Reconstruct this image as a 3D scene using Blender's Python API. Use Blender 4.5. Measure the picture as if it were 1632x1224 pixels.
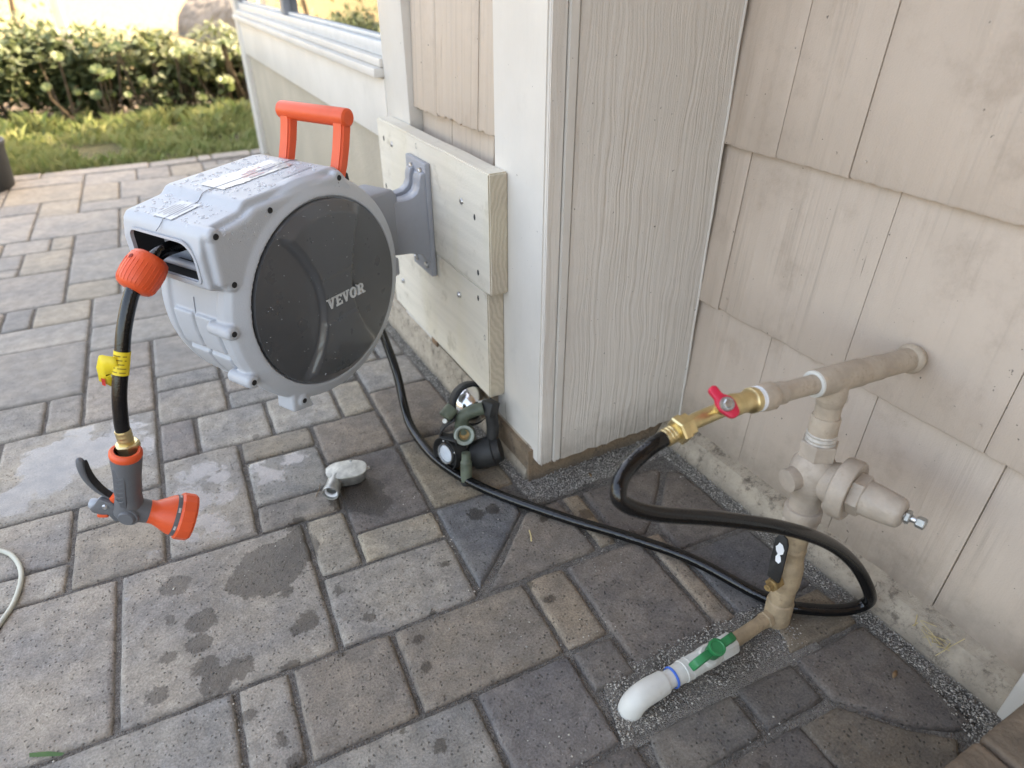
import bpy, bmesh, math, random
from mathutils import Vector, Matrix, noise as mnoise
R = math.radians
random.seed(7)
sc = bpy.context.scene
for o in list(bpy.data.objects): bpy.data.objects.remove(o)
COL = sc.collection

# ------------------------------------------------------------------ camera
FW = Vector((0.40664, 0.74209, -0.53287)); RT = Vector((0.87632, -0.48173, -0.00215)); UP = Vector((0.25829, 0.46609, 0.84620))
camd = bpy.data.cameras.new('camera'); cam = bpy.data.objects.new('camera', camd); COL.objects.link(cam)
m3 = Matrix((RT, UP, -FW)).transposed()
cam.matrix_world = Matrix.Translation((0, 0, .8)) @ m3.to_4x4()
camd.sensor_width = 36; camd.lens = 23.43; camd.clip_start = .02; camd.clip_end = 500
camd.dof.use_dof = True; camd.dof.focus_distance = .95; camd.dof.aperture_fstop = 3.6
sc.camera = cam
sc.render.resolution_x = 1024; sc.render.resolution_y = 768

# ------------------------------------------------------------------ light
SUN_EL, SUN_AZ = 44.0, 76.0            # azimuth from +Y towards +X: the sun stands behind the house
w = bpy.data.worlds.new('World'); sc.world = w; w.use_nodes = True
nt = w.node_tree; bg = nt.nodes['Background']
sky = nt.nodes.new('ShaderNodeTexSky'); sky.sky_type = 'NISHITA'; sky.sun_disc = False
sky.sun_elevation = R(SUN_EL); sky.sun_rotation = R(SUN_AZ); sky.dust_density = 5.0; sky.ozone_density = 0.0; sky.air_density = 1.0
nt.links.new(sky.outputs[0], bg.inputs[0]); bg.inputs[1].default_value = .15
sd = bpy.data.lights.new('sun', 'SUN'); sun = bpy.data.objects.new('sun', sd); COL.objects.link(sun)
sd.energy = 2.0; sd.angle = R(.5); sd.color = (1, .93, .82)
sdir = Vector((math.sin(R(SUN_AZ)) * math.cos(R(SUN_EL)), math.cos(R(SUN_AZ)) * math.cos(R(SUN_EL)), math.sin(R(SUN_EL))))
sun.rotation_euler = sdir.to_track_quat('Z', 'Y').to_euler(); sun.location = sdir * 30
sc.view_settings.view_transform = 'Standard'; sc.view_settings.look = 'None'
sc.view_settings.gamma = 1; sc.view_settings.use_curve_mapping = False
sc.view_settings.exposure = 3.06
sc.view_settings.use_white_balance = True; sc.view_settings.white_balance_temperature = 8350; sc.view_settings.white_balance_tint = 12   # camera white balance for open shade
sc.cycles.max_bounces = 6; sc.cycles.diffuse_bounces = 4; sc.cycles.glossy_bounces = 3; sc.cycles.transmission_bounces = 5; sc.cycles.caustics_reflective = False; sc.cycles.caustics_refractive = False

# ------------------------------------------------------------------ mesh helpers
def basis(ax):
    ax = Vector(ax).normalized(); t = Vector((0, 0, 1)) if abs(ax.z) < .9 else Vector((1, 0, 0))
    u = ax.cross(t).normalized(); return u, ax.cross(u).normalized(), ax
class MB:
    def __init__(s): s.v = []; s.f = []
    def add(s, vs, fs):
        n = len(s.v); s.v += [Vector(p) for p in vs]; s.f += [tuple(i + n for i in f) for f in fs]; return s
    def bm(s, b, M=None):
        b.verts.ensure_lookup_table(); b.verts.index_update()
        return s.add([(M @ v.co if M else v.co) for v in b.verts], [[v.index for v in f.verts] for f in b.faces])
    def box(s, lo, hi, bev=0, M=None, seg=2):
        b = bmesh.new(); bmesh.ops.create_cube(b, size=1)
        for v in b.verts: v.co = Vector((lo[i] + (v.co[i] + .5) * (hi[i] - lo[i]) for i in range(3)))
        if bev: bmesh.ops.bevel(b, geom=b.edges[:], offset=bev, segments=seg, affect='EDGES', profile=.5)
        s.bm(b, M); b.free(); return s
    def prism(s, poly, o, u, v, w, d0, d1, bev=0, seg=2):
        o, u, v, w = Vector(o), Vector(u), Vector(v), Vector(w); n = len(poly)
        b = bmesh.new(); A = [b.verts.new(o + u * x + v * y + w * d0) for x, y in poly]; B = [b.verts.new(o + u * x + v * y + w * d1) for x, y in poly]
        b.faces.new(A[::-1]); b.faces.new(B)
        for i in range(n): b.faces.new((A[i], A[(i + 1) % n], B[(i + 1) % n], B[i]))
        bmesh.ops.recalc_face_normals(b, faces=b.faces[:])
        if bev: bmesh.ops.bevel(b, geom=b.edges[:], offset=bev, segments=seg, affect='EDGES', profile=.5, clamp_overlap=True)
        s.bm(b); b.free(); return s
    def lathe(s, prof, o, ax, seg=32, sx=1, sy=1):
        u, v, ax = basis(ax); o = Vector(o); vs = []; fs = []; rings = []
        for r, t in prof:
            if r < 1e-6: vs.append(o + ax * t); rings.append([len(vs) - 1])
            else:
                k = len(vs); vs += [o + ax * t + u * (r * sx * math.cos(2 * math.pi * i / seg)) + v * (r * sy * math.sin(2 * math.pi * i / seg)) for i in range(seg)]
                rings.append(list(range(k, k + seg)))
        for a, b in zip(rings, rings[1:]):
            if len(a) == 1 and len(b) == 1: continue
            for i in range(seg):
                j = (i + 1) % seg
                if len(a) == 1: fs.append((a[0], b[j], b[i]))
                elif len(b) == 1: fs.append((a[i], a[j], b[0]))
                else: fs.append((a[i], a[j], b[j], b[i]))
        return s.add(vs, fs)
    def cyl(s, a, b, r, seg=24, ch=.0008, r2=None):
        a, b = Vector(a), Vector(b); L = (b - a).length; r2 = r if r2 is None else r2; ch = min(ch, r * .4, r2 * .4, L * .3)
        return s.lathe([(0, 0), (r - ch, 0), (r, ch), (r2, L - ch), (r2 - ch, L), (0, L)], a, b - a, seg)
    def hexn(s, a, b, r): return s.cyl(a, b, r, 6, .0012)
    def tube(s, pts, r, seg=14, cap=True):
        pts = [Vector(p) for p in pts]; n = len(pts); rr = r if isinstance(r, (list, tuple)) else [r] * n
        T = [(pts[min(i + 1, n - 1)] - pts[max(i - 1, 0)]).normalized() for i in range(n)]
        u = basis(T[0])[0]; vs = []; fs = []
        for i in range(n):
            u = (u - T[i] * u.dot(T[i])).normalized(); v = T[i].cross(u)
            vs += [pts[i] + u * (rr[i] * math.cos(2 * math.pi * k / seg)) + v * (rr[i] * math.sin(2 * math.pi * k / seg)) for k in range(seg)]
        for i in range(n - 1):
            for k in range(seg):
                a = i * seg + k; b = i * seg + (k + 1) % seg; fs.append((a, b, b + seg, a + seg))
        if cap: fs.append(tuple(range(seg - 1, -1, -1))); fs.append(tuple(range((n - 1) * seg, n * seg)))
        return s.add(vs, fs)
    def sphere(s, o, r, seg=20, sc3=(1, 1, 1)):
        b = bmesh.new(); bmesh.ops.create_uvsphere(b, u_segments=seg, v_segments=seg // 2, radius=r)
        s.bm(b, Matrix.Translation(o) @ Matrix.Diagonal((*sc3, 1))); b.free(); return s
def spline(P, n=10):
    P = [Vector(p) for p in P]; Q = [P[0] * 2 - P[1]] + P + [P[-1] * 2 - P[-2]]; out = []
    for i in range(1, len(Q) - 2):
        a, b, c, d = Q[i - 1:i + 3]
        for k in range(n):
            t = k / n; out.append(.5 * ((2 * b) + (c - a) * t + (2 * a - 5 * b + 4 * c - d) * t * t + (3 * b - a - 3 * c + d) * t ** 3))
    return out + [P[-1]]
WL = {}
def link(o, parent, c):
    COL.objects.link(o)
    if parent: o.parent = parent; o.location = Vector(c) - WL[parent.name]
    else: o.location = c
    WL[o.name] = Vector(c); return o
def O(name, mb, mat, parent=None, smooth=True, ang=38, base=None, kind=None):
    vs, fs = (mb.v, mb.f) if isinstance(mb, MB) else mb
    xs = [[p[i] for p in vs] for i in range(3)]
    c = Vector(base) if base is not None else Vector(((min(xs[0]) + max(xs[0])) / 2, (min(xs[1]) + max(xs[1])) / 2, (min(xs[2]) if not parent else (min(xs[2]) + max(xs[2])) / 2)))
    me = bpy.data.meshes.new(name); me.from_pydata([Vector(p) - c for p in vs], [], fs); me.validate()
    b = bmesh.new(); b.from_mesh(me); bmesh.ops.recalc_face_normals(b, faces=b.faces[:]) if smooth != 'raw' else None; b.to_mesh(me); b.free()
    if smooth is True: me.shade_smooth(); me.set_sharp_from_angle(angle=R(ang))
    if mat: me.materials.append(mat)
    o = bpy.data.objects.new(name, me); link(o, parent, c)
    if kind: o['kind'] = kind
    return o
def tag(o, label, cat, group=None):
    o['label'] = label; o['category'] = cat
    if group: o['group'] = group
    return o
def thing(name, loc, label, cat, group=None):
    o = bpy.data.objects.new(name, None); o.empty_display_size = .05; link(o, None, Vector(loc)); return tag(o, label, cat, group)
def part_empty(name, loc, parent):
    o = bpy.data.objects.new(name, None); o.empty_display_size = .05; return link(o, parent, Vector(loc))
def dupm(src, parent, world, M=None):
    o = src.copy(); COL.objects.link(o); o.parent = parent; o.location = Vector(world) - WL[parent.name]; WL[o.name] = Vector(world); return o

# ------------------------------------------------------------------ materials
class NT:
    def __init__(s, name):
        s.m = bpy.data.materials.new(name); s.m.use_nodes = True; s.t = s.m.node_tree; s.p = s.t.nodes['Principled BSDF']
    def n(s, typ, ins=None, **kw):
        x = s.t.nodes.new(typ)
        for k, v in kw.items(): setattr(x, k, v)
        for k, v in (ins or {}).items(): s.set(x.inputs[k], v)
        return x
    def set(s, i, v):
        if isinstance(v, bpy.types.NodeSocket): s.t.links.new(v, i)
        else: i.default_value = v
    def math(s, op, a, b=None, c=None, clamp=False):
        x = s.n('ShaderNodeMath', operation=op, use_clamp=clamp); s.set(x.inputs[0], a)
        if b is not None: s.set(x.inputs[1], b)
        if c is not None: s.set(x.inputs[2], c)
        return x.outputs[0]
    def vmath(s, op, a, b=None):
        x = s.n('ShaderNodeVectorMath', operation=op); s.set(x.inputs[0], a)
        if b is not None: s.set(x.inputs[1], b)
        return x.outputs[1 if op in ('DISTANCE', 'LENGTH') else 0]
    def noise(s, vec, scale, detail=4, rough=.55, dist=0, col=False):
        x = s.n('ShaderNodeTexNoise', {'Vector': vec, 'Scale': scale, 'Detail': detail, 'Roughness': rough, 'Distortion': dist}); return x.outputs[1 if col else 0]
    def voro(s, vec, scale, out='Distance', feature='F1'):
        x = s.n('ShaderNodeTexVoronoi', {'Vector': vec, 'Scale': scale}, feature=feature); return x.outputs[out]
    def step(s, v, lo, hi, a=0., b=1.):
        x = s.n('ShaderNodeMapRange', {'Value': v, 'From Min': lo, 'From Max': hi, 'To Min': a, 'To Max': b}, interpolation_type='SMOOTHSTEP'); return x.outputs[0]
    def mix(s, f, a, b, bt='MIX'):
        x = s.n('ShaderNodeMix', data_type='RGBA', blend_type=bt); s.set(x.inputs['Factor'], f)
        s.set(x.inputs[6], a); s.set(x.inputs[7], b); return x.outputs[2]
    def bump(s, h, strength=1., dist=.001, nrm=None):
        x = s.n('ShaderNodeBump', {'Height': h, 'Strength': strength, 'Distance': dist})
        if nrm is not None: s.set(x.inputs['Normal'], nrm)
        return x.outputs[0]
    def pos(s): return s.n('ShaderNodeNewGeometry').outputs['Position']
    def obj(s): return s.n('ShaderNodeTexCoord').outputs['Object']
    def P(s, **kw):
        for k, v in kw.items(): s.set(s.p.inputs[k.replace('_', ' ')], v)
        return s.m
def c4(c): return (c[0], c[1], c[2], 1)
def val(g, k): return tuple(min(1, x * k) for x in g[:3]) + (1,)

def plain(name, col, rough=.5, metal=0., coat=0., bump=0, bscale=60, var=.12, vscale=25, dirt=0, dirtcol=(.05, .045, .04), rvar=.08, **kw):
    t = NT(name); p = t.obj(); n = t.noise(p, vscale, 5)
    c = t.mix(t.step(n, .3, .7), val(col, 1 - var), val(col, 1 + var * .6))
    if dirt:
        d = t.step(t.noise(p, vscale * 1.7, 8, .7), .52, .75); c = t.mix(t.math('MULTIPLY', d, dirt), c, c4(dirtcol))
    r = t.math('ADD', rough - rvar, t.math('MULTIPLY', t.noise(p, vscale * 2, 3), rvar * 2))
    t.P(Base_Color=c, Roughness=r, Metallic=metal, Coat_Weight=coat, Coat_Roughness=.1)
    if bump: t.P(Normal=t.bump(t.noise(p, bscale, 5), 1., bump))
    for k, v in kw.items(): t.P(**{k: v})
    return t.m

def wood_paint(name, col, across='Y', fine=150, depth=.0011, wavy=0., dirt=.25, rough=.6, speck=.8, mk0=.15):
    t = NT(name); p = t.pos(); sx = t.n('ShaderNodeSeparateXYZ', {0: p})
    a = sx.outputs[across]; z = sx.outputs['Z']
    if wavy:
        lo = t.n('ShaderNodeCombineXYZ', {0: t.math('MULTIPLY', a, 7.), 1: 0., 2: t.math('MULTIPLY', z, 2.6)}).outputs[0]
        a = t.math('ADD', a, t.math('MULTIPLY', t.math('SUBTRACT', t.noise(lo, 1., 3, .6), .5), wavy))
    v = t.n('ShaderNodeCombineXYZ', {0: t.math('MULTIPLY', a, 1.), 1: 0., 2: t.math('MULTIPLY', z, .018)}).outputs[0]
    g = t.noise(v, fine, 4, .6); g2 = t.noise(v, fine * .25, 3, .6)
    fb = t.noise(p, 420, 3, .6)
    mk = 1.
    if not wavy:
        mk = t.math('MULTIPLY_ADD', t.step(t.noise(t.n('ShaderNodeCombineXYZ', {0: a, 1: 3., 2: t.math('MULTIPLY', z, .35)}).outputs[0], 9, 3, .6), .5, .66), 1 - mk0, mk0)
    h = t.math('ADD', t.math('MULTIPLY', t.math('ADD', t.math('MULTIPLY', g, .8), t.math('MULTIPLY', g2, .9)), mk), t.math('MULTIPLY', fb, .22))
    big = t.noise(p, 3.5, 4)
    c = t.mix(t.step(big, .3, .7), val(col, .93), val(col, 1.05))
    c = t.mix(t.math('MULTIPLY', t.math('MULTIPLY', t.step(g, .5, .30), mk), .42 if not wavy else .05), c, val(col, .5))
    if not wavy:
        ck = t.noise(t.n('ShaderNodeCombineXYZ', {0: a, 1: 7., 2: t.math('MULTIPLY', z, .045)}).outputs[0], 46, 4, .65); ckm = t.math('MULTIPLY', t.step(ck, .665, .70), t.step(t.noise(p, 5, 3), .40, .56)); c = t.mix(t.math('MULTIPLY', ckm, .6), c, val(col, .32)); h = t.math('SUBTRACT', h, t.math('MULTIPLY', ckm, .9))
    sp = t.step(t.noise(p, 130, 2, .5), .735, .78); c = t.mix(t.math('MULTIPLY', sp, speck), c, c4((.08, .07, .06)))
    d = t.math('MULTIPLY', t.step(t.noise(p, 9, 8, .72), .50, .74), dirt); c = t.mix(d, c, c4((col[0] * .55, col[1] * .50, col[2] * .46)))
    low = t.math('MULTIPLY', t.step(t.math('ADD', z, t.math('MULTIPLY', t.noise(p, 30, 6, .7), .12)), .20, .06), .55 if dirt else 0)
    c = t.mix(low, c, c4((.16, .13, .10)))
    return t.P(Base_Color=c, Roughness=rough, Normal=t.bump(h, 1., depth))

def trim_paint(name, col):
    t = NT(name); p = t.pos(); s = t.n('ShaderNodeMapping', {0: p, 'Scale': (1, 1, .12)}).outputs[0]
    g = t.noise(s, 90, 5, .6); b = t.noise(p, 55, 4); sx = t.n('ShaderNodeSeparateXYZ', {0: p})
    c = t.mix(t.step(t.noise(p, 5, 5), .3, .7), val(col, .93), val(col, 1.04))
    cr = t.step(t.noise(s, 42, 6, .75), .665, .71)
    low = t.step(sx.outputs['Z'], .75, .1); c = t.mix(t.math('MULTIPLY', cr, t.math('MULTIPLY', low, .75)), c, c4((.22, .18, .14)))
    c = t.mix(t.math('MULTIPLY', t.step(t.noise(p, 150, 2, .5), .74, .78), .7), c, c4((.12, .1, .09)))
    c = t.mix(t.math('MULTIPLY', t.step(t.noise(p, 11, 8, .7), .57, .8), .3), c, val(col, .55))
    return t.P(Base_Color=c, Roughness=.5, Normal=t.bump(t.math('ADD', t.math('MULTIPLY', g, .7), t.math('MULTIPLY', b, .6)), 1., .0011))

# wet marks and puddles on the paving: centre x, y, radius (metres on the ground)
WET = [(0.018, 0.824, 0.055), (0.06, 0.845, 0.04), (-0.089, 0.769, 0.022), (-0.097, 0.73, 0.017), (-0.139, 0.728, 0.012), (-0.095, 0.688, 0.018), (-0.085, 0.660, 0.023), (-0.055, 0.665, 0.02), (-0.156, 0.674, 0.014), (0.044, 0.695, 0.017), (0.028, 0.688, 0.010), (-0.116, 0.858, 0.022), (0.007, 0.634, 0.012), (-0.025, 0.815, 0.026), (0.171, 0.589, 0.006), (0.165, 0.542, 0.009), (0.104, 0.476, 0.007), (0.137, 0.436, 0.009), (0.355, 0.775, 0.016), (0.384, 0.773, 0.012), (-0.058, 0.589, 0.011), (-0.03, 0.537, 0.010), (0.08, .895, .02), (-.02, .79, .014), (.03, .765, .010), (-.13, .795, .009), (.10, .73, .008), (.125, .66, .010), (.07, .62, .008), (.26, .70, .008), (.21, .62, .006), (.37, .56, .008), (.355, .60, .010), (.45, .71, .010), (.52, .685, .012), (.56, .61, .009), (-.02, .50, .012), (0.19, .93, .05), (.21, .885, .03)]
PUD = [(-0.282, 1.293, 0.078), (-0.219, 1.291, 0.062), (-0.165, 1.304, 0.042), (-0.339, 1.213, 0.05), (-0.072, 1.051, 0.045), (-0.05, 0.972, 0.034), (-0.075, 0.955, 0.024), (-0.152, 0.956, 0.016), (0.064, 1.049, 0.03), (0.115, 1.085, 0.026), (-0.184, 0.863, 0.010), (-.02, 1.09, .03), (-.12, 1.27, .03), (-.24, 1.36, .04), (-.17, 1.345, .035), (-.30, 1.23, .05), (-.02, 1.03, .03), (.05, 1.085, .025), (-.05, 1.13, .03), (.19, 1.02, .018)]
def paver_mat(far=False):
    t = NT('paver_concrete_far' if far else 'paver_concrete'); p = t.pos(); oc = t.n('ShaderNodeObjectInfo')
    ocol = oc.outputs['Color']; rnd = oc.outputs['Random']
    off = t.n('ShaderNodeCombineXYZ', {0: t.math('MULTIPLY', rnd, 13.), 1: t.math('MULTIPLY', rnd, 7.), 2: 0.}).outputs[0]
    q = t.vmath('ADD', p, off)
    big = t.noise(q, 9, 5, .6); mid = t.noise(q, 38, 5, .65); fine = t.noise(p, 330, 4, .7)
    if far:
        c = t.mix(t.step(big, .3, .7), t.mix(1., ocol, (.84, .86, .88, 1), 'MULTIPLY'), t.mix(1., ocol, (1.16, 1.13, 1.08, 1), 'MULTIPLY'))
        c = t.mix(t.step(mid, .35, .68), t.mix(1., c, (.84, .83, .82, 1), 'MULTIPLY'), t.mix(1., c, (1.1, 1.09, 1.08, 1), 'MULTIPLY'))
        c = t.mix(t.step(t.noise(p, 170, 2, .6), .62, .72), c, t.mix(1., c, (.6, .59, .58, 1), 'MULTIPLY'))
        return t.P(Base_Color=c, Roughness=.8, Normal=t.bump(mid, 1., .0016))
    pit = t.step(t.voro(t.vmath('ADD', p, t.vmath('MULTIPLY', t.noise(p, 90, 3, col=True), (.006, .006, .006))), 150), .27, .12)
    pitm = t.math('MULTIPLY', pit, t.step(t.noise(p, 60, 3), .38, .55))
    dis = t.vmath('SUBTRACT', t.noise(p, 55, 6, .75, col=True), (.5, .5, .5))
    sc_ = t.n('ShaderNodeVectorMath', {0: dis}, operation='SCALE'); sc_.inputs['Scale'].default_value = .032
    pw = t.n('ShaderNodeVectorMath', {0: t.vmath('ADD', p, sc_.outputs[0]), 1: (1, 1, 0)}, operation='MULTIPLY').outputs[0]
    def field(L, k=0.):
        m = None
        for x, y, r in L:
            d = t.math('SUBTRACT', t.vmath('DISTANCE', pw, (x, y, 0)), r)
            m = d if m is None else t.math('MINIMUM', m, d)
        return m
    wet = t.step(t.math('ADD', field(WET), t.math('MULTIPLY', t.math('SUBTRACT', mid, .5), .010)), .0015, -.0025); pf = t.math('ADD', field(PUD), t.math('MULTIPLY', t.math('SUBTRACT', t.noise(p, 21, 5, .7), .47), .13)); pud = t.step(pf, .007, -.012); pudd = pud; damp = t.step(pf, .06, 0.)
    # drips: voronoi cells with a random radius
    vn = t.n('ShaderNodeTexVoronoi', {'Vector': pw, 'Scale': 13.}); ds = vn.outputs['Distance']; cc = t.n('ShaderNodeSeparateXYZ', {0: vn.outputs['Color']})
    drip = t.math('MULTIPLY', t.step(t.math('SUBTRACT', ds, t.math('MULTIPLY', t.math('POWER', cc.outputs[0], 3.), .16)), .01, -.01), t.step(cc.outputs[1], .45, .5))
    wetall = t.math('MAXIMUM', t.math('MAXIMUM', wet, t.math('MULTIPLY', drip, .8)), t.math('MAXIMUM', t.math('MULTIPLY', pudd, .6), t.math('MULTIPLY', damp, t.math('MULTIPLY', t.step(mid, .5, .62), .25))))
    c = t.mix(t.step(big, .3, .7), t.mix(1., ocol, (.80, .82, .86, 1), 'MULTIPLY'), t.mix(1., ocol, (1.17, 1.13, 1.06, 1), 'MULTIPLY'))
    c = t.mix(t.step(mid, .35, .68), t.mix(1., c, (.8, .79, .78, 1), 'MULTIPLY'), t.mix(1., c, (1.12, 1.11, 1.1, 1), 'MULTIPLY'))
    c = t.mix(t.step(fine, .25, .75), t.mix(1., c, (.68, .67, .66, 1), 'MULTIPLY'), t.mix(1., c, (1.28, 1.27, 1.25, 1), 'MULTIPLY'))
    c = t.mix(t.math('MULTIPLY', pitm, .55), c, (.03, .028, .025, 1))
    lite = t.step(t.noise(p, 210, 2, .5), .69, .74); c = t.mix(t.math('MULTIPLY', lite, .3), c, (.42, .40, .36, 1))
    dust = t.math('MULTIPLY', t.step(t.noise(p, 6, 4, .7), .55, .8), .25); c = t.mix(dust, c, (.36, .335, .295, 1))
    c = t.mix(wetall, c, t.mix(1., c, (.40, .375, .35, 1), 'MULTIPLY'))
    rough = t.math('MULTIPLY_ADD', wetall, -.38, .82); rough = t.math('MULTIPLY_ADD', pud, -.36, rough)
    h = t.math('SUBTRACT', t.math('ADD', t.math('MULTIPLY', fine, .55), t.math('MULTIPLY', mid, .9)), t.math('MULTIPLY', pitm, .8))
    st = t.math('MULTIPLY_ADD', pud, -.86, 1.)
    return t.P(Base_Color=c, Roughness=t.math('MAXIMUM', rough, .05), Specular_IOR_Level=.5, Coat_Weight=t.math('MULTIPLY', pud, .5), Coat_Roughness=.05, Coat_IOR=1.5, Normal=t.bump(h, st, .0024))

def grain_mat(name, a, b, scale, bd=.002, cdark=(.03, .03, .03)):
    t = NT(name); p = t.pos(); v = t.n('ShaderNodeTexVoronoi', {'Vector': p, 'Scale': scale})
    c = t.mix(t.n('ShaderNodeSeparateXYZ', {0: v.outputs['Color']}).outputs[0], c4(a), c4(b))
    c = t.mix(t.step(t.noise(p, 26, 6, .7), .45, .75), c, c4(cdark))
    return t.P(Base_Color=c, Roughness=.95, Normal=t.bump(t.math('ADD', t.math('MULTIPLY', v.outputs['Distance'], -1.), t.noise(p, scale * .6, 4)), 1., bd))

def stucco(name, col):
    t = NT(name); p = t.pos(); n = t.noise(p, 110, 6, .7); n2 = t.noise(p, 22, 5, .7); z = t.n('ShaderNodeSeparateXYZ', {0: p}).outputs['Z']
    c = t.mix(t.step(n2, .3, .7), val(col, .8), val(col, 1.12))
    c = t.mix(t.math('MULTIPLY', t.step(t.noise(p, 42, 8, .8), .50, .66), .8), c, c4((.09, .07, .055)))
    crk = t.n('ShaderNodeTexVoronoi', {'Vector': t.vmath('ADD', p, t.vmath('MULTIPLY', t.noise(p, 30, 4, col=True), (.03, .03, .03))), 'Scale': 17.}, feature='DISTANCE_TO_EDGE').outputs[0]
    c = t.mix(t.math('MULTIPLY', t.math('MULTIPLY', t.step(crk, .012, .003), t.step(t.noise(p, 7, 3), .56, .62)), .7), c, c4((.06, .05, .04)))
    c = t.mix(t.math('MULTIPLY', t.step(z, .018, 0.), .5), c, c4((.12, .105, .085)))
    return t.P(Base_Color=c, Roughness=.92, Normal=t.bump(t.math('ADD', n, n2), 1., .003))

def pine(name, col, endgrain=False):
    t = NT(name); p = t.pos(); s = t.n('ShaderNodeMapping', {0: p, 'Scale': (1, .06, 1) if not endgrain else (1, 1, 1)}).outputs[0]
    if endgrain:
        d = t.n('ShaderNodeVectorMath', {0: t.vmath('SUBTRACT', p, (.53, .86, .40)), 1: (1, 0, .45)}, operation='MULTIPLY').outputs[0]
        r = t.math('ADD', t.vmath('LENGTH', d), t.math('MULTIPLY', t.noise(p, 40, 4), .016)); g = t.math('SINE', t.math('MULTIPLY', r, 900.)); g = t.math('MULTIPLY_ADD', g, .5, .5)
    else: g = t.noise(s, 60, 5, .6)
    c = t.mix(t.step(g, .2, .8), val(col, .9), val(col, 1.05))
    c = t.mix(t.math('MULTIPLY', t.step(t.noise(p, 17, 6, .7), .53, .70), .5), c, val((.36, .31, .23), 1))
    st = t.step(t.noise(t.n('ShaderNodeMapping', {0: p, 'Scale': (1, 3, .8)}).outputs[0], 4, 5, .6), .48, .7); c = t.mix(t.math('MULTIPLY', st, .35), c, c4((.66, .60, .44)))
    cr = t.step(t.noise(s, 36, 6, .7), .68, .72); c = t.mix(t.math('MULTIPLY', cr, .5), c, c4((.13, .11, .08)))
    return t.P(Base_Color=c, Roughness=.68, Normal=t.bump(t.math('ADD', g, t.noise(p, 300, 3)), 1., 0.0007 if not endgrain else .0004))

def plastic(name, col, rough=.42, fine=500, bd=.00025, dirt=.15):
    t = NT(name); p = t.obj(); c = t.mix(t.step(t.noise(p, 8, 6, .7), .5, .8), c4(col), val(col, .86))
    c = t.mix(t.math('MULTIPLY', t.step(t.noise(p, 60, 6, .75), .58, .75), dirt), c, val(col, .45))
    return t.P(Base_Color=c, Roughness=t.math('MULTIPLY_ADD', t.noise(p, 30, 4), .2, rough - .1), Normal=t.bump(t.noise(p, fine, 3), 1., bd))

def hose_mat():
    t = NT('black_hose_rubber'); p = t.pos(); sx = t.n('ShaderNodeSeparateXYZ', {0: p})
    b = t.voro(p, 420)
    d = t.step(t.noise(p, 30, 6, .7), .52, .75)
    return t.P(Base_Color=t.mix(t.math('MULTIPLY', d, .35), c4((.004, .004, .0045)), c4((.011, .0105, .010))), Roughness=t.math('MULTIPLY_ADD', d, .15, .13), Normal=t.bump(b, .35, .0004))

def leaf_mat(name, a, b, rough=.5, trans=.25):
    t = NT(name); p = t.pos(); n = t.noise(p, 14, 4, .6); c = t.mix(t.step(n, .3, .7), c4(a), c4(b))
    out = t.t.nodes['Material Output']; tr = t.n('ShaderNodeBsdfTranslucent', {'Color': c}); mx = t.n('ShaderNodeMixShader', {'Fac': trans, 1: t.p.outputs[0], 2: tr.outputs[0]})
    t.t.links.new(mx.outputs[0], out.inputs[0]); return t.P(Base_Color=c, Roughness=rough)

BEIGE = (.565, .465, .385)
mt = {}
mt['paver'] = paver_mat(); mt['paverfar'] = paver_mat(True)
mt['bed'] = grain_mat('joint_sand', (.25, .228, .20), (.12, .108, .096), 420, .0025, (.075, .068, .06))
mt['sand'] = plain('sand_grain_a', (.52, .485, .43), .9, var=.3, vscale=90)
mt['sandd'] = plain('sand_grain_b', (.30, .28, .255), .9, var=.3, vscale=90)
mt['soil'] = grain_mat('soil', (.14, .10, .065), (.07, .05, .035), 60, .01)
mt['beige'] = wood_paint('beige_shingle_paint', BEIGE, 'Y', 120, .0024, dirt=.45)
mt['rough'] = wood_paint('rough_shingle_paint', (.57, .475, .39), 'Y', 95, .0034, mk0=.6)
mt['panel'] = wood_paint('beige_board_paint', (.69, .645, .59), 'X', 150, .0024, wavy=.06, dirt=.12)
mt['white'] = trim_paint('white_trim_paint', (.665, .63, .58))
mt['cream'] = plain('cream_panel_paint', (.42, .365, .285), .75, bump=.002, bscale=120, var=.1, vscale=7, dirt=.3, dirtcol=(.3, .26, .2))
mt['plinth'] = stucco('foundation_stucco', (.41, .345, .27))
mt['plinth_shaded'] = stucco('shaded_dirty_foundation', (.23, .165, .11)); mt['pine'] = pine('raw_pine', (.72, .665, .565)); mt['pine_end'] = pine('pine_end_grain', (.47, .395, .305), True)  # side foundation: dirt brown, with the recess shadow put into the colour
mt['rot'] = plain('rotten_wood', (.2, .12, .07), .95, bump=.004, bscale=90, var=.5)
mt['grey'] = plastic('grey_reel_plastic', (.455, .48, .515)); mt['dgrey'] = plastic('dark_grey_bracket', (.315, .33, .365), .45)
mt['cover'] = plastic('smoked_cover', (.070, .073, .078), .30, 700, .0001, .06); mt['cover'].node_tree.nodes['Principled BSDF'].inputs['Coat Weight'].default_value = .35
mt['orange'] = plastic('orange_plastic', (.80, .10, .028), .42, 500, .0002, .05)
mt['dark'] = plain('dark_interior', (.012, .012, .013), .6); mt['hose'] = hose_mat()
mt['black'] = plain('black_rubber', (.018, .018, .018), .6, var=.3, dirt=.3, dirtcol=(.1, .09, .08), bump=.0005, bscale=200)
mt['letter'] = plain('grey_lettering', (.55, .56, .56), .6)
mt['brass'] = plain('brass', (.74, .60, .33), .38, 1., var=.15, vscale=60, dirt=.25, dirtcol=(.2, .15, .07))
mt['steel'] = plain('zinc_steel', (.62, .63, .64), .32, 1., var=.2, vscale=80, dirt=.3, dirtcol=(.2, .2, .19))
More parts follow.
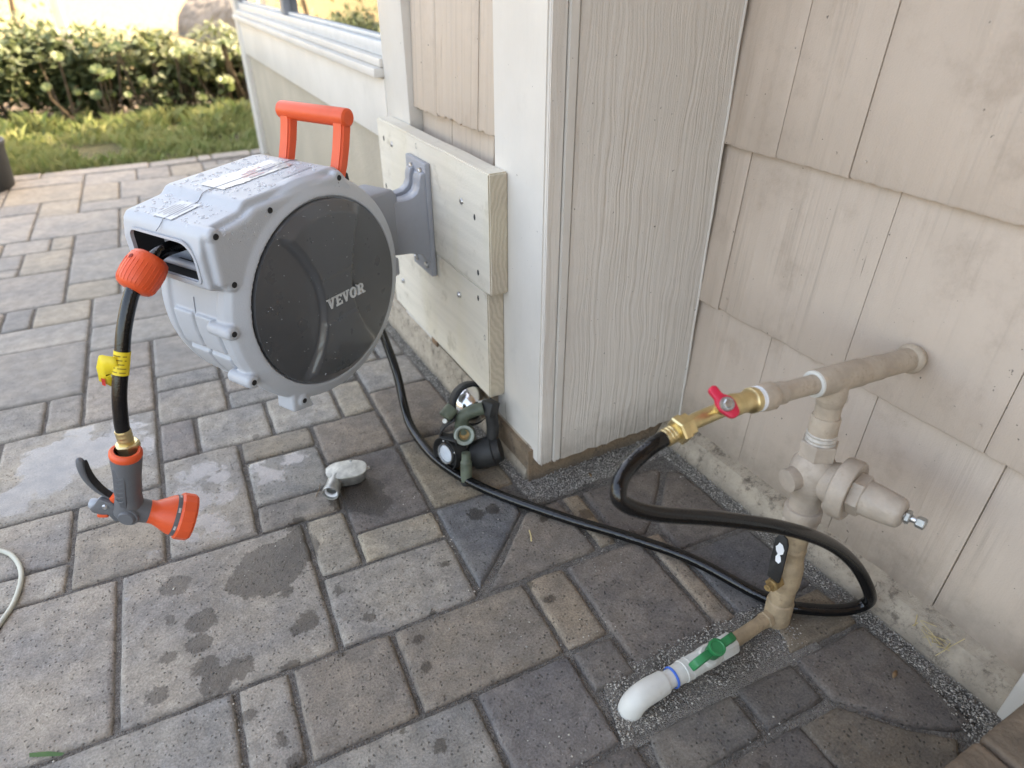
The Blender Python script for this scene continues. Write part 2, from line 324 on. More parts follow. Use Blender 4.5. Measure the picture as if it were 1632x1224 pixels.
mt['chrome'] = plain('old_chrome', (.78, .78, .77), .17, 1., var=.15, vscale=30, bump=.0006, bscale=22, dirt=.25, dirtcol=(.3, .27, .22))
mt['pipe'] = plain('tan_pipe_paint', (.44, .36, .28), .55, bump=.0012, bscale=110, var=.16, vscale=38, dirt=.6, dirtcol=(.20, .15, .10))
mt['pipel'] = plain('pale_tan_paint', (.43, .36, .295), .5, bump=.0012, bscale=100, var=.12, vscale=40, dirt=.45, dirtcol=(.26, .2, .15)); mt['pipelow'] = plain('dusty_tan_pipe_paint', (.38, .28, .175), .65, bump=.0012, bscale=110, var=.25, vscale=48, dirt=.75, dirtcol=(.17, .115, .07))
mt['pvc'] = plain('white_pvc', (.62, .61, .565), .45, var=.06, vscale=30, dirt=.35, dirtcol=(.4, .36, .28), bump=.0003, bscale=150)
mt['green'] = plastic('green_lever', (.012, .19, .065), .42, 300, .0003); mt['red'] = plastic('red_wing_handle', (.62, .018, .055), .4)
mt['blue'] = plastic('blue_ring', (.05, .17, .62), .5); mt['tape'] = plain('thread_tape', (.75, .76, .77), .6)
mt['rust'] = plain('rusty_brass_nut', (.30, .19, .075), .7, .3, var=.4, vscale=120)
mt['olive'] = plain('faded_green_enamel', (.10, .12, .085), .55, var=.35, vscale=40, dirt=.6, dirtcol=(.12, .1, .07), bump=.0006, bscale=160)
mt['lens'] = plain('lamp_lens', (.55, .6, .66), .12, 0, 1., var=.1)
mt['castal'] = plain('cast_aluminium', (.42, .42, .40), .45, .75, var=.3, vscale=60, dirt=.5, dirtcol=(.16, .15, .13), bump=.0008, bscale=180)
mt['lidpaint'] = plain('worn_white_lid', (.58, .57, .52), .5, .2, var=.3, vscale=50, dirt=.6, dirtcol=(.2, .18, .14))
mt['nozgrey'] = plastic('nozzle_grey', (.12, .125, .135), .5); mt['nozlight'] = plastic('nozzle_light_grey', (.36, .39, .43), .4)
mt['yellow'] = plastic('yellow_tag', (.82, .62, .03), .5); mt['ink'] = plain('tag_ink', (.25, .17, .02), .7); mt['redink'] = plain('red_print', (.7, .05, .04), .6)
mt['label'] = plain('white_label', (.40, .415, .43), .3, coat=.3, var=.05); mt['film'] = plain('clear_label', (.28, .29, .30), .3, coat=.4, var=.2, vscale=50)
mt['bink'] = plain('blue_print', (.10, .10, .26), .5); mt['gink'] = plain('grey_print', (.2, .2, .22), .6)
t = NT('water'); mt['water'] = t.P(Base_Color=(.8, .82, .85, 1), Roughness=.03, IOR=1.4, Alpha=.36, Specular_IOR_Level=1.)
t = NT('window_glass'); mt['glass'] = t.P(Base_Color=(.02, .025, .025, 1), Roughness=.015, IOR=1.6, Specular_IOR_Level=1., Coat_Weight=1., Coat_Roughness=.01, Coat_IOR=1.9)
mt['frame'] = plain('window_frame', (.62, .63, .63), .4, var=.06)
mt['fgrey'] = plain('window_frame_grey', (.30, .31, .33), .45, var=.06)
mt['pot'] = plain('charcoal_planter', (.045, .047, .05), .7, bump=.001)
mt['cable'] = plain('pale_cable', (.50, .50, .42), .5)
mt['straw'] = plain('dry_straw', (.55, .43, .22), .8, var=.3); mt['dead'] = plain('dead_leaf', (.30, .19, .10), .8, var=.4)
mt['roof'] = plain('roof', (.10, .09, .085), .9); mt['inside'] = plain('room_inside', (.12, .11, .1), .9)
mt['grass'] = leaf_mat('grass_blades', (.22, .29, .10), (.42, .42, .21))
mt['leafA'] = leaf_mat('shrub_leaf_dark', (.10, .135, .06), (.185, .215, .10)); mt['leafB'] = leaf_mat('shrub_leaf_mid', (.11, .145, .06), (.20, .215, .10))
mt['suc'] = leaf_mat('rosette_leaf', (.11, .16, .045), (.18, .21, .075), .4, .15)
mt['stem'] = plain('woody_stem', (.12, .085, .055), .9, var=.4, bump=.003)
mt['hill'] = grain_mat('dry_hillside', (.27, .205, .095), (.22, .165, .075), 9, .03, (.18, .14, .065)); mt['rock'] = grain_mat('grey_bank', (.22, .19, .155), (.16, .14, .12), 7, .05, (.12, .10, .08))

# ================================================================== ground
def struct(o): o['kind'] = 'structure'; return o
def sheet(name, x0, x1, y0, y1, z, mat, n=1):
    return struct(O(name, MB().add([(x0, y0, z), (x1, y0, z), (x1, y1, z), (x0, y1, z)], [(0, 1, 2, 3)]), mat, smooth=False))
sheet('ground', -150, 150, -120, 6.4, -.05, mt['soil'])
sheet('dry_field', -150, 150, 6.4, 160, -.045, mt['hill'])
b = bmesh.new(); bmesh.ops.create_grid(b, x_segments=60, y_segments=24, size=1)
for v in b.verts:
    x, y = v.co.x * 120, 70 + v.co.y * 45
    v.co = (x, y, -.2 + max(0, (y - 24)) * .16 * (1 + .5 * mnoise.noise((x * .03, y * .03, 1))) + .5 * mnoise.noise((x * .1, y * .1, 2)))
struct(O('hillside', MB().bm(b), mt['hill'])); b.free()

# ---- patio: sand bed with every paving stone laid on it
MOD = .07; PA = Vector((.0559, .9984, 0)); PB = Vector((.9984, -.0559, 0))
def g2w(i, j, z=0.):
    ie = i - .016 * max(0, j - 14); je = j - .016 * max(0, j - 12)
    return PB * ((ie + .55) * MOD) + PA * (je * MOD) + Vector((0, 0, z))
c = [g2w(-34, -14), g2w(10.6, -14), g2w(10.6, 11.6), g2w(7.2, 60), g2w(-34, 54.3)]
patio = struct(O('patio', MB().add([(p.x, p.y, -.0062) for p in (g2w(-34, -14), g2w(11.4, -14), g2w(11.4, 54.1), g2w(-34, 53.2))], [(0, 1, 2, 3)]), mt['bed'], smooth=False))
GREY, BLUE, TAN, DARK, PINK, BROWN, LITE = (.265, .252, .238), (.228, .228, .226), (.325, .292, .24), (.118, .106, .100), (.278, .252, .232), (.20, .17, .142), (.31, .298, .28)
KN = dict(f2=(-4, 0, 9, 13, GREY), f3=(0, 3, 9, 11, GREY), f13=(1, 4, 7, 9, (.18, .16, .14)), f12=(4, 5, 7, 9, (.22, .175, .13)), f14=(4, 5, 6, 7, (.12, .112, .11)), f17=(-1, 1, 7, 9, (.19, .172, .155)), f1=(0, 1, 11, 13, TAN),
 e13=(-3, -1, 13, 17, GREY), e12=(-1, 1, 14, 16, BLUE), e10=(1, 3, 15, 17, (.19, .165, .145)), e15=(1, 3, 12, 15, (.13, .118, .115)), b10=(-5, -3, 20, 23, PINK), b7=(-9, -5, 22, 26, GREY), b5=(-9, -5, 26, 28, LITE), b2=(-8, -7, 28, 30, BLUE), b3=(-7, -5, 28, 30, TAN),
 b4=(-5, -2, 27, 30, GREY), b6=(-5, -2, 25, 27, LITE), b8=(-5, -3, 23, 25, PINK), b9=(-3, -1, 22, 25, GREY), b11=(-3, -1, 21, 22, BLUE), b12=(-3, -1, 19, 21, GREY), b13=(-8, -6, 20, 22, BLUE), b14=(-6, -5, 20, 22, GREY), b15=(-7, -3, 16, 20, LITE), b16=(-3, -2, 17, 19, (.165, .155, .155)), b17=(-2, 0, 17, 19, LITE),
 b18=(-1, 1, 19, 20, BLUE), e3=(-1, 1, 20, 21, PINK), e6=(0, 2, 17, 19, LITE), e7=(2, 3, 17, 19, TAN), e8=(3, 5.3, 18, 20, GREY), e9=(3, 5.3, 15, 18, (.185, .16, .14)), e11=(-1, 1, 16, 17, (.24, .21, .17)), e14=(-1, 1, 13, 14, (.2, .185, .17)), e17=(1, 3, 11, 12, TAN), e16=(3, 5.3, 12, 15, (.185, .16, .125)),
 f15=(2, 4, 5, 7, (.12, .115, .12)), f16=(-1, 2, 5, 7, BLUE), f18=(-2, -1, 7, 9, GREY), f19=(-6, -2, 7, 9, BLUE), f20=(-8, -4, 9, 13, GREY), c1=(-7, -5, 14, 16, GREY), c2=(-5, -3, 15, 16, GREY), c3=(-5, -3, 13, 15, (.23, .205, .175)), c4=(-7, -5, 13, 14, LITE), h7=(2, 4.2, 3, 5, DARK), h5=(5, 7, 2, 4, DARK), g1=(-1, 2, 3, 5, GREY),
 a1=(-10, -6, 50, 52, LITE), a2=(-6, -3, 49, 52, LITE), a3=(-3, -1, 49, 52, GREY), a4=(-1, 1, 49, 52, TAN), a5=(-10, -6, 46, 50, TAN), a6=(-6, -4, 45, 49, TAN), a7=(-4, 0, 45, 49, LITE), a8=(-10, -8, 44, 46, BLUE), a9=(-8, -6, 43, 46, TAN), a10=(-6, -3, 43, 45, LITE), a11=(-10, -8, 39, 44, LITE), a12=(-8, -4, 39, 43, LITE),
 a13=(-9, -7, 37, 39, LITE), a14=(-7, -6, 37, 39, TAN), a15=(-6, -4, 36, 39, GREY), a16=(-10, -8, 35, 37, BLUE), a17=(-8, -6, 34, 37, TAN), a18=(-10, -8, 34, 35, LITE), a19=(-6, -2, 32, 36, LITE), a20=(-10, -6, 30, 34, GREY), a21=(-6, -4, 30, 32, TAN), a22=(-4, -2, 30, 32, LITE), a23=(-4, -2, 39, 43, TAN), a24=(-4, -2, 36, 39, LITE))
CUT = [([(3.08, 9.22), (4.93, 10.97), (4.95, 11.92), (3.05, 11.95)], (.115, .12, .132)), ([(3.22, 9.07), (5.95, 9.1), (5.95, 10.95), (5.02, 10.9)], (.15, .135, .125)), ([(6.08, 9.1), (6.48, 9.1), (6.53, 10.95), (6.1, 10.98)], (.2, .165, .125)),
 ([(6.58, 9.12), (7.3, 9.05), (7.62, 9.3), (8.3, 10.0), (8.98, 10.75), (8.9, 10.95), (6.65, 10.95)], DARK), ([(7.68, 8.27), (9.7, 8.22), (9.7, 10.4), (9.12, 10.68), (8.4, 9.9), (7.7, 9.1)], DARK), ([(7.1, 6.2), (7.55, 6.2), (7.58, 8.97), (7.13, 8.97)], BROWN), ([(5.05, 6.2), (7.0, 6.2), (7.02, 8.95), (5.05, 8.95)], (.14, .125, .117)),
 ([(7.68, 6.2), (8.5, 6.15), (9.75, 6.2), (9.75, 8.12), (7.68, 8.12)], (.105, .105, .112)), ([(7.9, 5.07), (9.75, 5.05), (9.75, 6.08), (8.5, 6.06), (8.1, 5.6)], (.16, .135, .105)), ([(7.92, 4.0), (8.7, 3.1), (9.3, 2.7), (9.8, 2.55), (9.8, 4.95), (7.87, 4.95)], DARK),
 ([(6.95, 2.0), (8.6, 2.0), (9.3, 2.55), (8.66, 3.02), (7.85, 3.92), (6.95, 3.92)], (.125, .108, .09)), ([(6.42, 4.1), (7.78, 4.1), (7.76, 4.93), (6.42, 4.97)], (.10, .093, .09)), ([(4.25, 4.06), (6.3, 4.06), (6.3, 4.93), (4.42, 4.95)], (.12, .112, .105))]
def clip(poly, n, d):       # keep n.p <= d
    out = []
    for k in range(len(poly)):
        p, q = poly[k - 1], poly[k]; a, bb = n[0] * p[0] + n[1] * p[1] - d, n[0] * q[0] + n[1] * q[1] - d
        if (a <= 0) != (bb <= 0): t_ = a / (a - bb); out.append((p[0] + (q[0] - p[0]) * t_, p[1] + (q[1] - p[1]) * t_))
        if bb <= 0: out.append(q)
    return out
def area(p): return abs(sum(p[k - 1][0] * p[k][1] - p[k][0] * p[k - 1][1] for k in range(len(p)))) / 2
def inset(poly, d):
    n = len(poly); s = sum(poly[k - 1][0] * poly[k][1] - poly[k][0] * poly[k - 1][1] for k in range(n)); sg = 1 if s > 0 else -1; out = []
    for k in range(n):
        p0, p1, p2 = poly[k - 1], poly[k], poly[(k + 1) % n]
        e1 = Vector((p1[0] - p0[0], p1[1] - p0[1])).normalized(); e2 = Vector((p2[0] - p1[0], p2[1] - p1[1])).normalized()
        n1 = Vector((-e1.y, e1.x)) * sg; n2 = Vector((-e2.y, e2.x)) * sg; m = (n1 + n2); L = max(.4, 1 + n1.dot(n2))
        out.append((p1[0] + m.x / L * d, p1[1] + m.y / L * d))
    return out
def stone(poly, col):
    poly = [q for k, q in enumerate(poly) if math.hypot(q[0] - poly[k - 1][0], q[1] - poly[k - 1][1]) > .004]
    if len(poly) < 3 or area(poly) < .0004: return
    pts = []; n = len(poly)
    for k in range(n):
        p, q = Vector(poly[k]), Vector(poly[(k + 1) % n]); L = (q - p).length; m = max(1, int(L / .022)); nrm = Vector((-(q - p).y, (q - p).x)).normalized()
        for i in range(m):
            x = p.lerp(q, i / m) + nrm * random.uniform(-.0009, .0009)
            if i == 0: x = p.lerp((Vector(poly[k - 1]) + q) / 2, min(.03, .002 / L))
            pts.append((x.x, x.y))
    r2 = inset(pts, random.uniform(.0035, .005)); r3 = inset(pts, .0018); N = len(pts)
    cx = sum(p[0] for p in pts) / N; cy = sum(p[1] for p in pts) / N; dz = random.uniform(-.0012, .001); tx, ty = random.gauss(0, .004), random.gauss(0, .004)
    zt = lambda p: dz + (p[0] - cx) * tx + (p[1] - cy) * ty
    r4 = inset(pts, .0095)
    vs = [(p[0], p[1], -.045) for p in pts] + [(p[0], p[1], zt(p) - .0062 + random.uniform(-.001, .001)) for p in pts] + [(p[0], p[1], zt(p) - .0022 + random.uniform(-.0004, .0003)) for p in r3] + [(p[0], p[1], zt(p) - .0003) for p in r2] + [(p[0], p[1], zt(p)) for p in r4]
    fs = [(a * N + k, a * N + (k + 1) % N, (a + 1) * N + (k + 1) % N, (a + 1) * N + k) for a in range(4) for k in range(N)] + [tuple(range(4 * N, 5 * N))]
    o = O('paver', (vs, fs), mt['paver' if cy < 1.6 else 'paverfar'], patio, True, 60); kk = .68 if max(col) > .2 else .9; mn = (.262, .247, .230) if max(col) > .2 else (.15, .135, .122); col = tuple((q * kk + r_ * (1 - kk)) * w_ for q, r_, w_ in zip(col, mn, (1.03, 1., .955))); f = random.uniform(1.09, 1.19) * (.88 if cy > 1.6 else 1.) * (1.18 if max(col) < .235 else 1.) * (1. - .05 * max(0., min(1., (cx + .15) / .5))); o.color = (col[0] * f, col[1] * f, col[2] * f, 1); return o
def lay(poly, col):
    w2 = [tuple(g2w(*q)[:2]) for q in poly]; cx = sum(q[0] for q in w2) / len(w2); cy = sum(q[1] for q in w2) / len(w2)
    if cy > .77: w2 = clip(w2, (1, 0), .4535)
    elif cx > .47: w2 = clip(clip(w2, (0, 1), .747), (1, 0), .739)
    if len(w2) > 2: stone(w2, col)
occ = set()
def fill(i0, i1, j0, j1):
    for i in range(math.floor(i0), math.ceil(i1)):
        for j in range(math.floor(j0), math.ceil(j1)): occ.add((i, j))
G = .044
for i0, i1, j0, j1, col in KN.values():
    fill(i0, i1, j0, j1); lay([(i0 + G, j0 + G), (i1 - G, j0 + G), (i1 - G, j1 - G), (i0 + G, j1 - G)], col)
for poly, col in CUT: lay(poly, col)
fill(3, 11, 2, 12); fill(2, 4, 5, 12)
SZ = [(2, 3), (3, 2), (2, 2), (2, 2), (2, 4), (4, 2), (1, 2), (2, 1), (1, 1)]
rp = random.Random(3)
for j in range(-8, 52):
    for i in range(-17, 6 if j > 11 else 11):
        if (i, j) in occ: continue
        if (j > 11 and i > 4) or (j < 2 and i > 9): continue
        o_ = SZ[:]; rp.shuffle(o_)
        for w_, h_ in o_ + [(1, 1)]:
            if all((i + x, j + y) not in occ for x in range(w_) for y in range(h_)) and j + h_ <= 52 and i + w_ <= (6 if j > 11 else 11): break
        fill(i, i + w_, j, j + h_); lay([(i + G, j + G), (i + w_ - G, j + G), (i + w_ - G, j + h_ - G), (i + G, j + h_ - G)], rp.choice([GREY, LITE, LITE, TAN, BLUE, PINK]))
# border course along the lawn
bj = [-34, -27, -20.5, -14.6, -8.5, -2.2, .9, 1.8, 4.5, 7.5]
for a, b_ in zip(bj, bj[1:]):
    lift = lambda x: 52.1 + max(0, x + 3) * .12
    w2 = [tuple(g2w(*q)[:2]) for q in ((a + G, lift(a)), (b_ - G, lift(b_)), (b_ - G, lift(b_) + 1.5), (a + G, lift(a) + 1.5))]
    stone(w2, LITE)

# ---- loose sand along the walls and round the drain valve
def grains(name, regions, seed):
    rr = random.Random(seed); vs = []; fs = []; mi = []
    OC = [(1, 0, 0), (-1, 0, 0), (0, 1, 0), (0, -1, 0), (0, 0, 1), (0, 0, -1)]; OF = [(0, 2, 4), (2, 1, 4), (1, 3, 4), (3, 0, 4), (2, 0, 5), (1, 2, 5), (3, 1, 5), (0, 3, 5)]
    for test, x0, x1, y0, y1, n, zb in regions:
        k = 0
        while k < n:
            x, y = rr.uniform(x0, x1), rr.uniform(y0, y1); k += 1
            if not test(x, y): continue
            s = rr.choice((.0007, .0008, .001, .0012, .0017)) * rr.uniform(.7, 1.2); th = rr.uniform(0, 6.3); ca, sa = math.cos(th), math.sin(th); z = zb + rr.uniform(-.0025, .0015) + .003 * mnoise.noise((x * 25, y * 25, 0))
            q = len(vs); e = [rr.uniform(.7, 1.3) for _ in range(3)]
            for a, bb, c_ in OC: vs.append((x + s * (a * e[0] * ca - bb * e[1] * sa), y + s * (a * e[0] * sa + bb * e[1] * ca), z + s * c_ * e[2] * .6))
            fs += [tuple(i + q for i in f) for f in OF]; mi += [1 if rr.random() < .5 else 0] * 8
    o = O(name, (vs, fs), mt['sand'], None, 'raw'); o.data.shade_smooth(); o.data.materials.append(mt['sandd']); o.data.polygons.foreach_set('material_index', mi); o['kind'] = 'stuff'; return o
def edge(v, k): return .004 * mnoise.noise((v * 40, k, 0))
gp = [g2w(*q) for q in ((3.9, 4.85), (8.6, 4.85), (8.6, 6.3), (4.3, 6.3))]
def inpoly(x, y, P):
    r = False
    for k in range(len(P)):
        p, q = P[k - 1], P[k]
        if (p[1] > y) != (q[1] > y) and x < (q[0] - p[0]) * (y - p[1]) / (q[1] - p[1]) + p[0]: r = not r
    return r
sandb = O('sand_bed', MB().add([(p.x, p.y, -.0035) for p in gp], [(0, 1, 2, 3)]).add([(.45, .744, -.0035), (.79, .744, -.0035), (.79, .812, -.0035), (.45, .812, -.0035)], [(0, 1, 2, 3)]).add([(.45, .812, -.0035), (.48, .812, -.0035), (.48, 3.4, -.0035), (.45, 3.4, -.0035)], [(0, 1, 2, 3)]).add([(.737, .1, -.0035), (.79, .1, -.0035), (.79, .744, -.0035), (.737, .744, -.0035)], [(0, 1, 2, 3)]), grain_mat('pale_sand', (.29, .265, .232), (.155, .14, .124), 480, .0025, (.10, .092, .082)), None, False); sandb['kind'] = 'structure'
grains('loose_sand', [(lambda x, y: x > .4535 + edge(y, 1) and x < .476, .445, .478, .755, 1.75, 7500, .0005),
    (lambda x, y: x > .4535 + edge(y, 1), .445, .478, 1.75, 3.4, 5000, .0005),
    (lambda x, y: y > .7475 + edge(x, 2) and (x > .452), .45, .785, .74, .806, 7500, .0005),
    (lambda x, y: x > .7395 + edge(y, 3), .733, .775, .12, .76, 6000, .0003),
    (lambda x, y: inpoly(x, y, gp) and not (.29 + .0 < x < .375 and y > .418), .28, .66, .33, .47, 9000, -.0015),
    (lambda x, y: x > .70 + (y - .1) * .3, .66, .76, .10, .20, 1500, 0.), (lambda x, y: mnoise.noise((x * 9, y * 9, 5)) > .18, -.35, .74, .2, 1.1, 5200, .0002)], 5)

# ================================================================== house
house = thing('house', (.6, 1.0, 0), 'beige shingled house wall with white trim, corner post and a window', 'house')
def H(name, lo, hi, mat, bev=.003, parent=house, **k): return O(name, MB().box(lo, hi, bev), mat, parent, **k)
def shingle(parent, axis_pos, y0, y1, z0, z1, mat, t0=.0185, t1=.004, ragged=.0016):
    n = max(6, int((y1 - y0) / .006)); off = []; o_ = 0; 
    for k in range(n + 1):
        o_ = .72 * o_ + random.gauss(0, .00042); 
        if random.random() < .035: o_ -= .0011
        off.append(o_)
    vs = []; fs = []; zr = random.uniform(-.002, .002)
    for k in range(n + 1):
        y = y0 + (y1 - y0) * k / n; e = .0016 if k in (0, n) else 0; zz = z0 + zr + random.uniform(-ragged, ragged) * .6
        vs += [(axis_pos + t0, y, zz), (axis_pos - off[k] + e + .0018, y, zz), (axis_pos - off[k] + e, y, zz + .003), (axis_pos - off[k] * .8 + (t0 - t1) * .5 + e, y, (z0 + z1) / 2), (axis_pos - off[k] * .6 + (t0 - t1) + e, y, z1), (axis_pos + t0, y, z1)]
    for k in range(n):
        a, bb = k * 6, k * 6 + 6
        for q in range(5): fs.append((a + q, a + q + 1, bb + q + 1, bb + q))
    fs += [(0, 5, 4, 3, 2, 1), tuple(n * 6 + q for q in range(6))]
    return O('shingle', (vs, fs), mat, parent, True, 50)
# right wall: courses of wide shingles
rw = O('shingle_wall', MB().box((.8245, -2.5, .02), (.95, .80, 2.7)), mt['beige'], house, False)
zc = [.041, .298, .562, .826, 1.09, 1.354, 1.62]
JN = [[.80, .628, .435, .262, .09, -.1, -.4], [.80, .739, .491, .285, .12, -.08, -.3], [.80, .682, .559, .30, .15, -.12, -.35], [.80, .62, .45, .25, .1, -.15], [.80, .7, .5, .3, .05, -.2], [.80, .66, .4, .2, -.1]]
for k, js in enumerate(JN):
    for a, b_ in zip(js, js[1:]):
        shingle(rw, .806 + random.uniform(-.0012, .0012), b_ + .0007, a - .0007, zc[k], zc[k + 1] + .012, mt['beige'])
# left wall, between casing and post
lwall = O('shingle_wall', MB().box((.5225, .90, .06), (.60, 1.46, 2.7)), mt['beige'], house, False)
for js, z0, z1, x in (([1.303, 1.19, 1.022, .94], .569, .88, .4965), ([1.303, 1.165, 1.0, .94], .31, .60, .5035), ([1.303, 1.2, 1.05, .94], .88, 1.2, .4965), ([1.303, 1.15, .94], 1.2, 1.6, .4965)):
    for a, b_ in zip(js, js[1:]): shingle(lwall, x + random.uniform(-.001, .001), b_ + .001, a - .001, z0 + random.uniform(-.004, .004), z1 + .01, mt['rough'], ragged=.004)
nh = MB().lathe([(0, .0006), (.0014, .0005), (.0018, 0), (0, -.001)], (0, 0, 0), (-1, 0, 0), 8)
for q in ((.8056, .722, .325), (.8056, .512, .322), (.8056, .468, .33), (.8056, .585, .59), (.8056, .54, .588), (.8056, .315, .6), (.8056, .30, .33), (.8056, .66, .075), (.8056, .60, .07), (.8056, .41, .078), (.8056, .705, .592)):
    if not hasattr(H, 'nh'): H.nh = O('nail_head', nh, mt['beige'], rw, base=(0, 0, 0)); H.nh.location = Vector(q) - WL[rw.name]
    else: dupm(H.nh, rw, q)
# foundation
pl = MB().prism([(.472, -.05), (.4735, .002), (.482, .062), (.489, .073), (.7, .073), (.7, -.05)], (0, 0, 0), (1, 0, 0), (0, 0, 1), (0, 1, 0), 0.8155, 1.62); 
O('foundation', pl, mt['plinth'], house, False)
O('foundation', MB().prism([(.806, -.05), (.807, .002), (.810, .066), (.95, .066), (.95, -.05)], (0, 0, 0), (0, 1, 0), (0, 0, 1), (1, 0, 0), .4765, .79), mt['plinth_shaded'], house, False)
O('foundation', MB().prism([(.766, -.05), (.768, .002), (.788, .036), (.812, .046), (.95, .046), (.95, -.05)], (0, 0, 0), (1, 0, 0), (0, 0, 1), (0, 1, 0), -2.4, .805), mt['plinth'], house, False)
# corner post
post = part_empty('corner_post', (.6, .8, .05), house)
def ragged_board(name, lo, hi, mat, face, parent, bev=.0025):
    b = bmesh.new(); bmesh.ops.create_cube(b, size=1)
    for v in b.verts: v.co = Vector((lo[i] + (v.co[i] + .5) * (hi[i] - lo[i]) for i in range(3)))
    ed = [e for e in b.edges if abs((e.verts[0].co - e.verts[1].co).normalized().dot(Vector(face))) > .9]
    bmesh.ops.subdivide_edges(b, edges=ed, cuts=26, use_grid_fill=True)
    for v in b.verts:
        if v.co.z < lo[2] + .001: v.co.z += random.uniform(-.0025, .003) + .003 * mnoise.noise((v.co.x * 60, v.co.y * 60, 3))
    bmesh.ops.bevel(b, geom=[e for e in b.edges if e.calc_face_angle(0) > 1.2 and abs(e.verts[0].co.z - e.verts[1].co.z) > .5], offset=bev, segments=2, affect='EDGES')
    o = O(name, MB().bm(b), mat, parent, True, 50); b.free(); return o
ragged_board('trim_board', (.4865, .7925, .050), (.515, .9435, 2.7), mt['white'], (0, 1, 0), post)
ragged_board('corner_strip', (.4885, .7875, .046), (.512, .83, 2.7), mt['panel'], (1, 0, 0), post)
ragged_board('batten', (.5135, .7835, .048), (.5265, .82, 2.7), mt['white'], (1, 0, 0), post, .004)
ragged_board('face_board', (.528, .7865, .044), (.807, .83, 2.7), mt['panel'], (1, 0, 0), post)
O('caulk_bead', MB().tube([(.8065, .7862 + .0008 * math.sin(k * 2.1), .05 + k * .05) for k in range(40)], .0022, 8), mt['white'], post)
# window casing and window bay (the bay turns slightly away from the post)
H('casing', (.4875, 1.304, .072), (.54, 1.432, 2.7), mt['white'], .003)
def bay(y, z, d=0.): return Vector((.489 + .0245 * (y - 1.432) + d, y, z))
BU = Vector((.0245, 1, 0)).normalized(); BN = Vector((1, -.0245, 0)).normalized()
def bb_(name, y0, y1, z0, z1, d0, d1, mat, parent, bev=.003):
    o0 = bay(1.432, 0); return O(name, MB().prism([(y0 - 1.432, z0), (y1 - 1.432, z0), (y1 - 1.432, z1), (y0 - 1.432, z1)], o0, BU, (0, 0, 1), BN, d0, d1, bev), mat, parent)
bb_('bay_panel', 1.434, 3.49, .05, .50, .014, .06, mt['cream'], house)
bb_('apron_board', 1.434, 3.49, .474, .602, -.002, .05, mt['white'], house)
bb_('corner_board', 3.395, 3.50, .03, 2.7, -.006, .05, mt['white'], house)
bb_('bay_foundation', 1.62, 3.5, -.05, .055, -.004, .06, mt['plinth'], house)
win = part_empty('window', (.5, 2.4, .62), house)
bb_('sill', 1.434, 3.42, .604, .622, -.022, .05, mt['white'], win)
bb_('sill_edge', 1.434, 3.40, .6225, .640, -.008, .05, mt['white'], win, .004)
bb_('bottom_rail', 1.434, 3.39, .6405, .668, .006, .04, mt['frame'], win); bb_('track', 1.434, 3.39, .6685, .678, .016, .04, mt['frame'], win)
bb_('mullion', 2.40, 2.455, .669, 1.75, .004, .038, mt['fgrey'], win); bb_('stile', 3.32, 3.393, .669, 1.75, .004, .038, mt['fgrey'], win); bb_('stile', 1.434, 1.452, .679, 1.75, .008, .038, mt['frame'], win)
bb_('pane', 1.453, 2.399, .6785, 1.75, .026, .030, mt['glass'], win, 0); bb_('pane', 2.456, 3.319, .6785, 1.75, .022, .026, mt['glass'], win, 0)
bb_('head', 1.434, 3.393, 1.751, 2.7, -.002, .05, mt['white'], win)
H('core_wall', (.62, .86, 0), (5, 3.40, 2.7), mt['inside'], 0); H('core_wall', (.96, -2.5, 0), (5, .85, 2.7), mt['inside'], 0)
H('wing', (1.5, 3.41, 0), (5.5, 4.95, 2.9), mt['cream'], .01)  # unseen block added to keep the sun off the lawn
H('added_shade_wall', (-.15, -1.75, 0), (.95, -1.5, 2.7), mt['beige'], .004)  # unseen wall added behind the camera to darken surfaces facing it
H('added_shade_roof', (-.75, -1.75, 2.36), (1.0, .70, 2.44), mt['white'], .004)  # unseen slab added overhead to cut sky light on the right side
rf = O('roof', MB().prism([(-.02, 2.70), (5, 4.2), (5, 4.32), (-.02, 2.82)], (0, 0, 0), (1, 0, 0), (0, 0, 1), (0, 1, 0), -2.7, 3.75), mt['roof'], house, False)
O('fascia', MB().box((-.045, -2.7, 2.66), (-.021, 3.75, 2.83), .003), mt['white'], rf)
# door casing at the far right and the stone step in front of it
H('door_casing', (.7655, -.06, 0), (.83, .1355, 2.4), mt['white'], .003)
step = thing('stone_step', (.6, -.1, 0), 'low brown stone step at the bottom right corner beside the white casing', 'step')
O('step_body', MB().box((.30, -.6, -.02), (.762, .098, .082), .004), mt['plinth'], step, False)
t = plain('step_stone', (.17, .125, .088), .85, bump=.003, bscale=120, var=.3, vscale=30, dirt=.4)
for k, (x0, x1) in enumerate(((.30, .462), (.466, .628), (.632, .763))):
    O('coping_stone', MB().box((x0, -.25, .083), (x1, .112, .1), .007, seg=3), t, step)

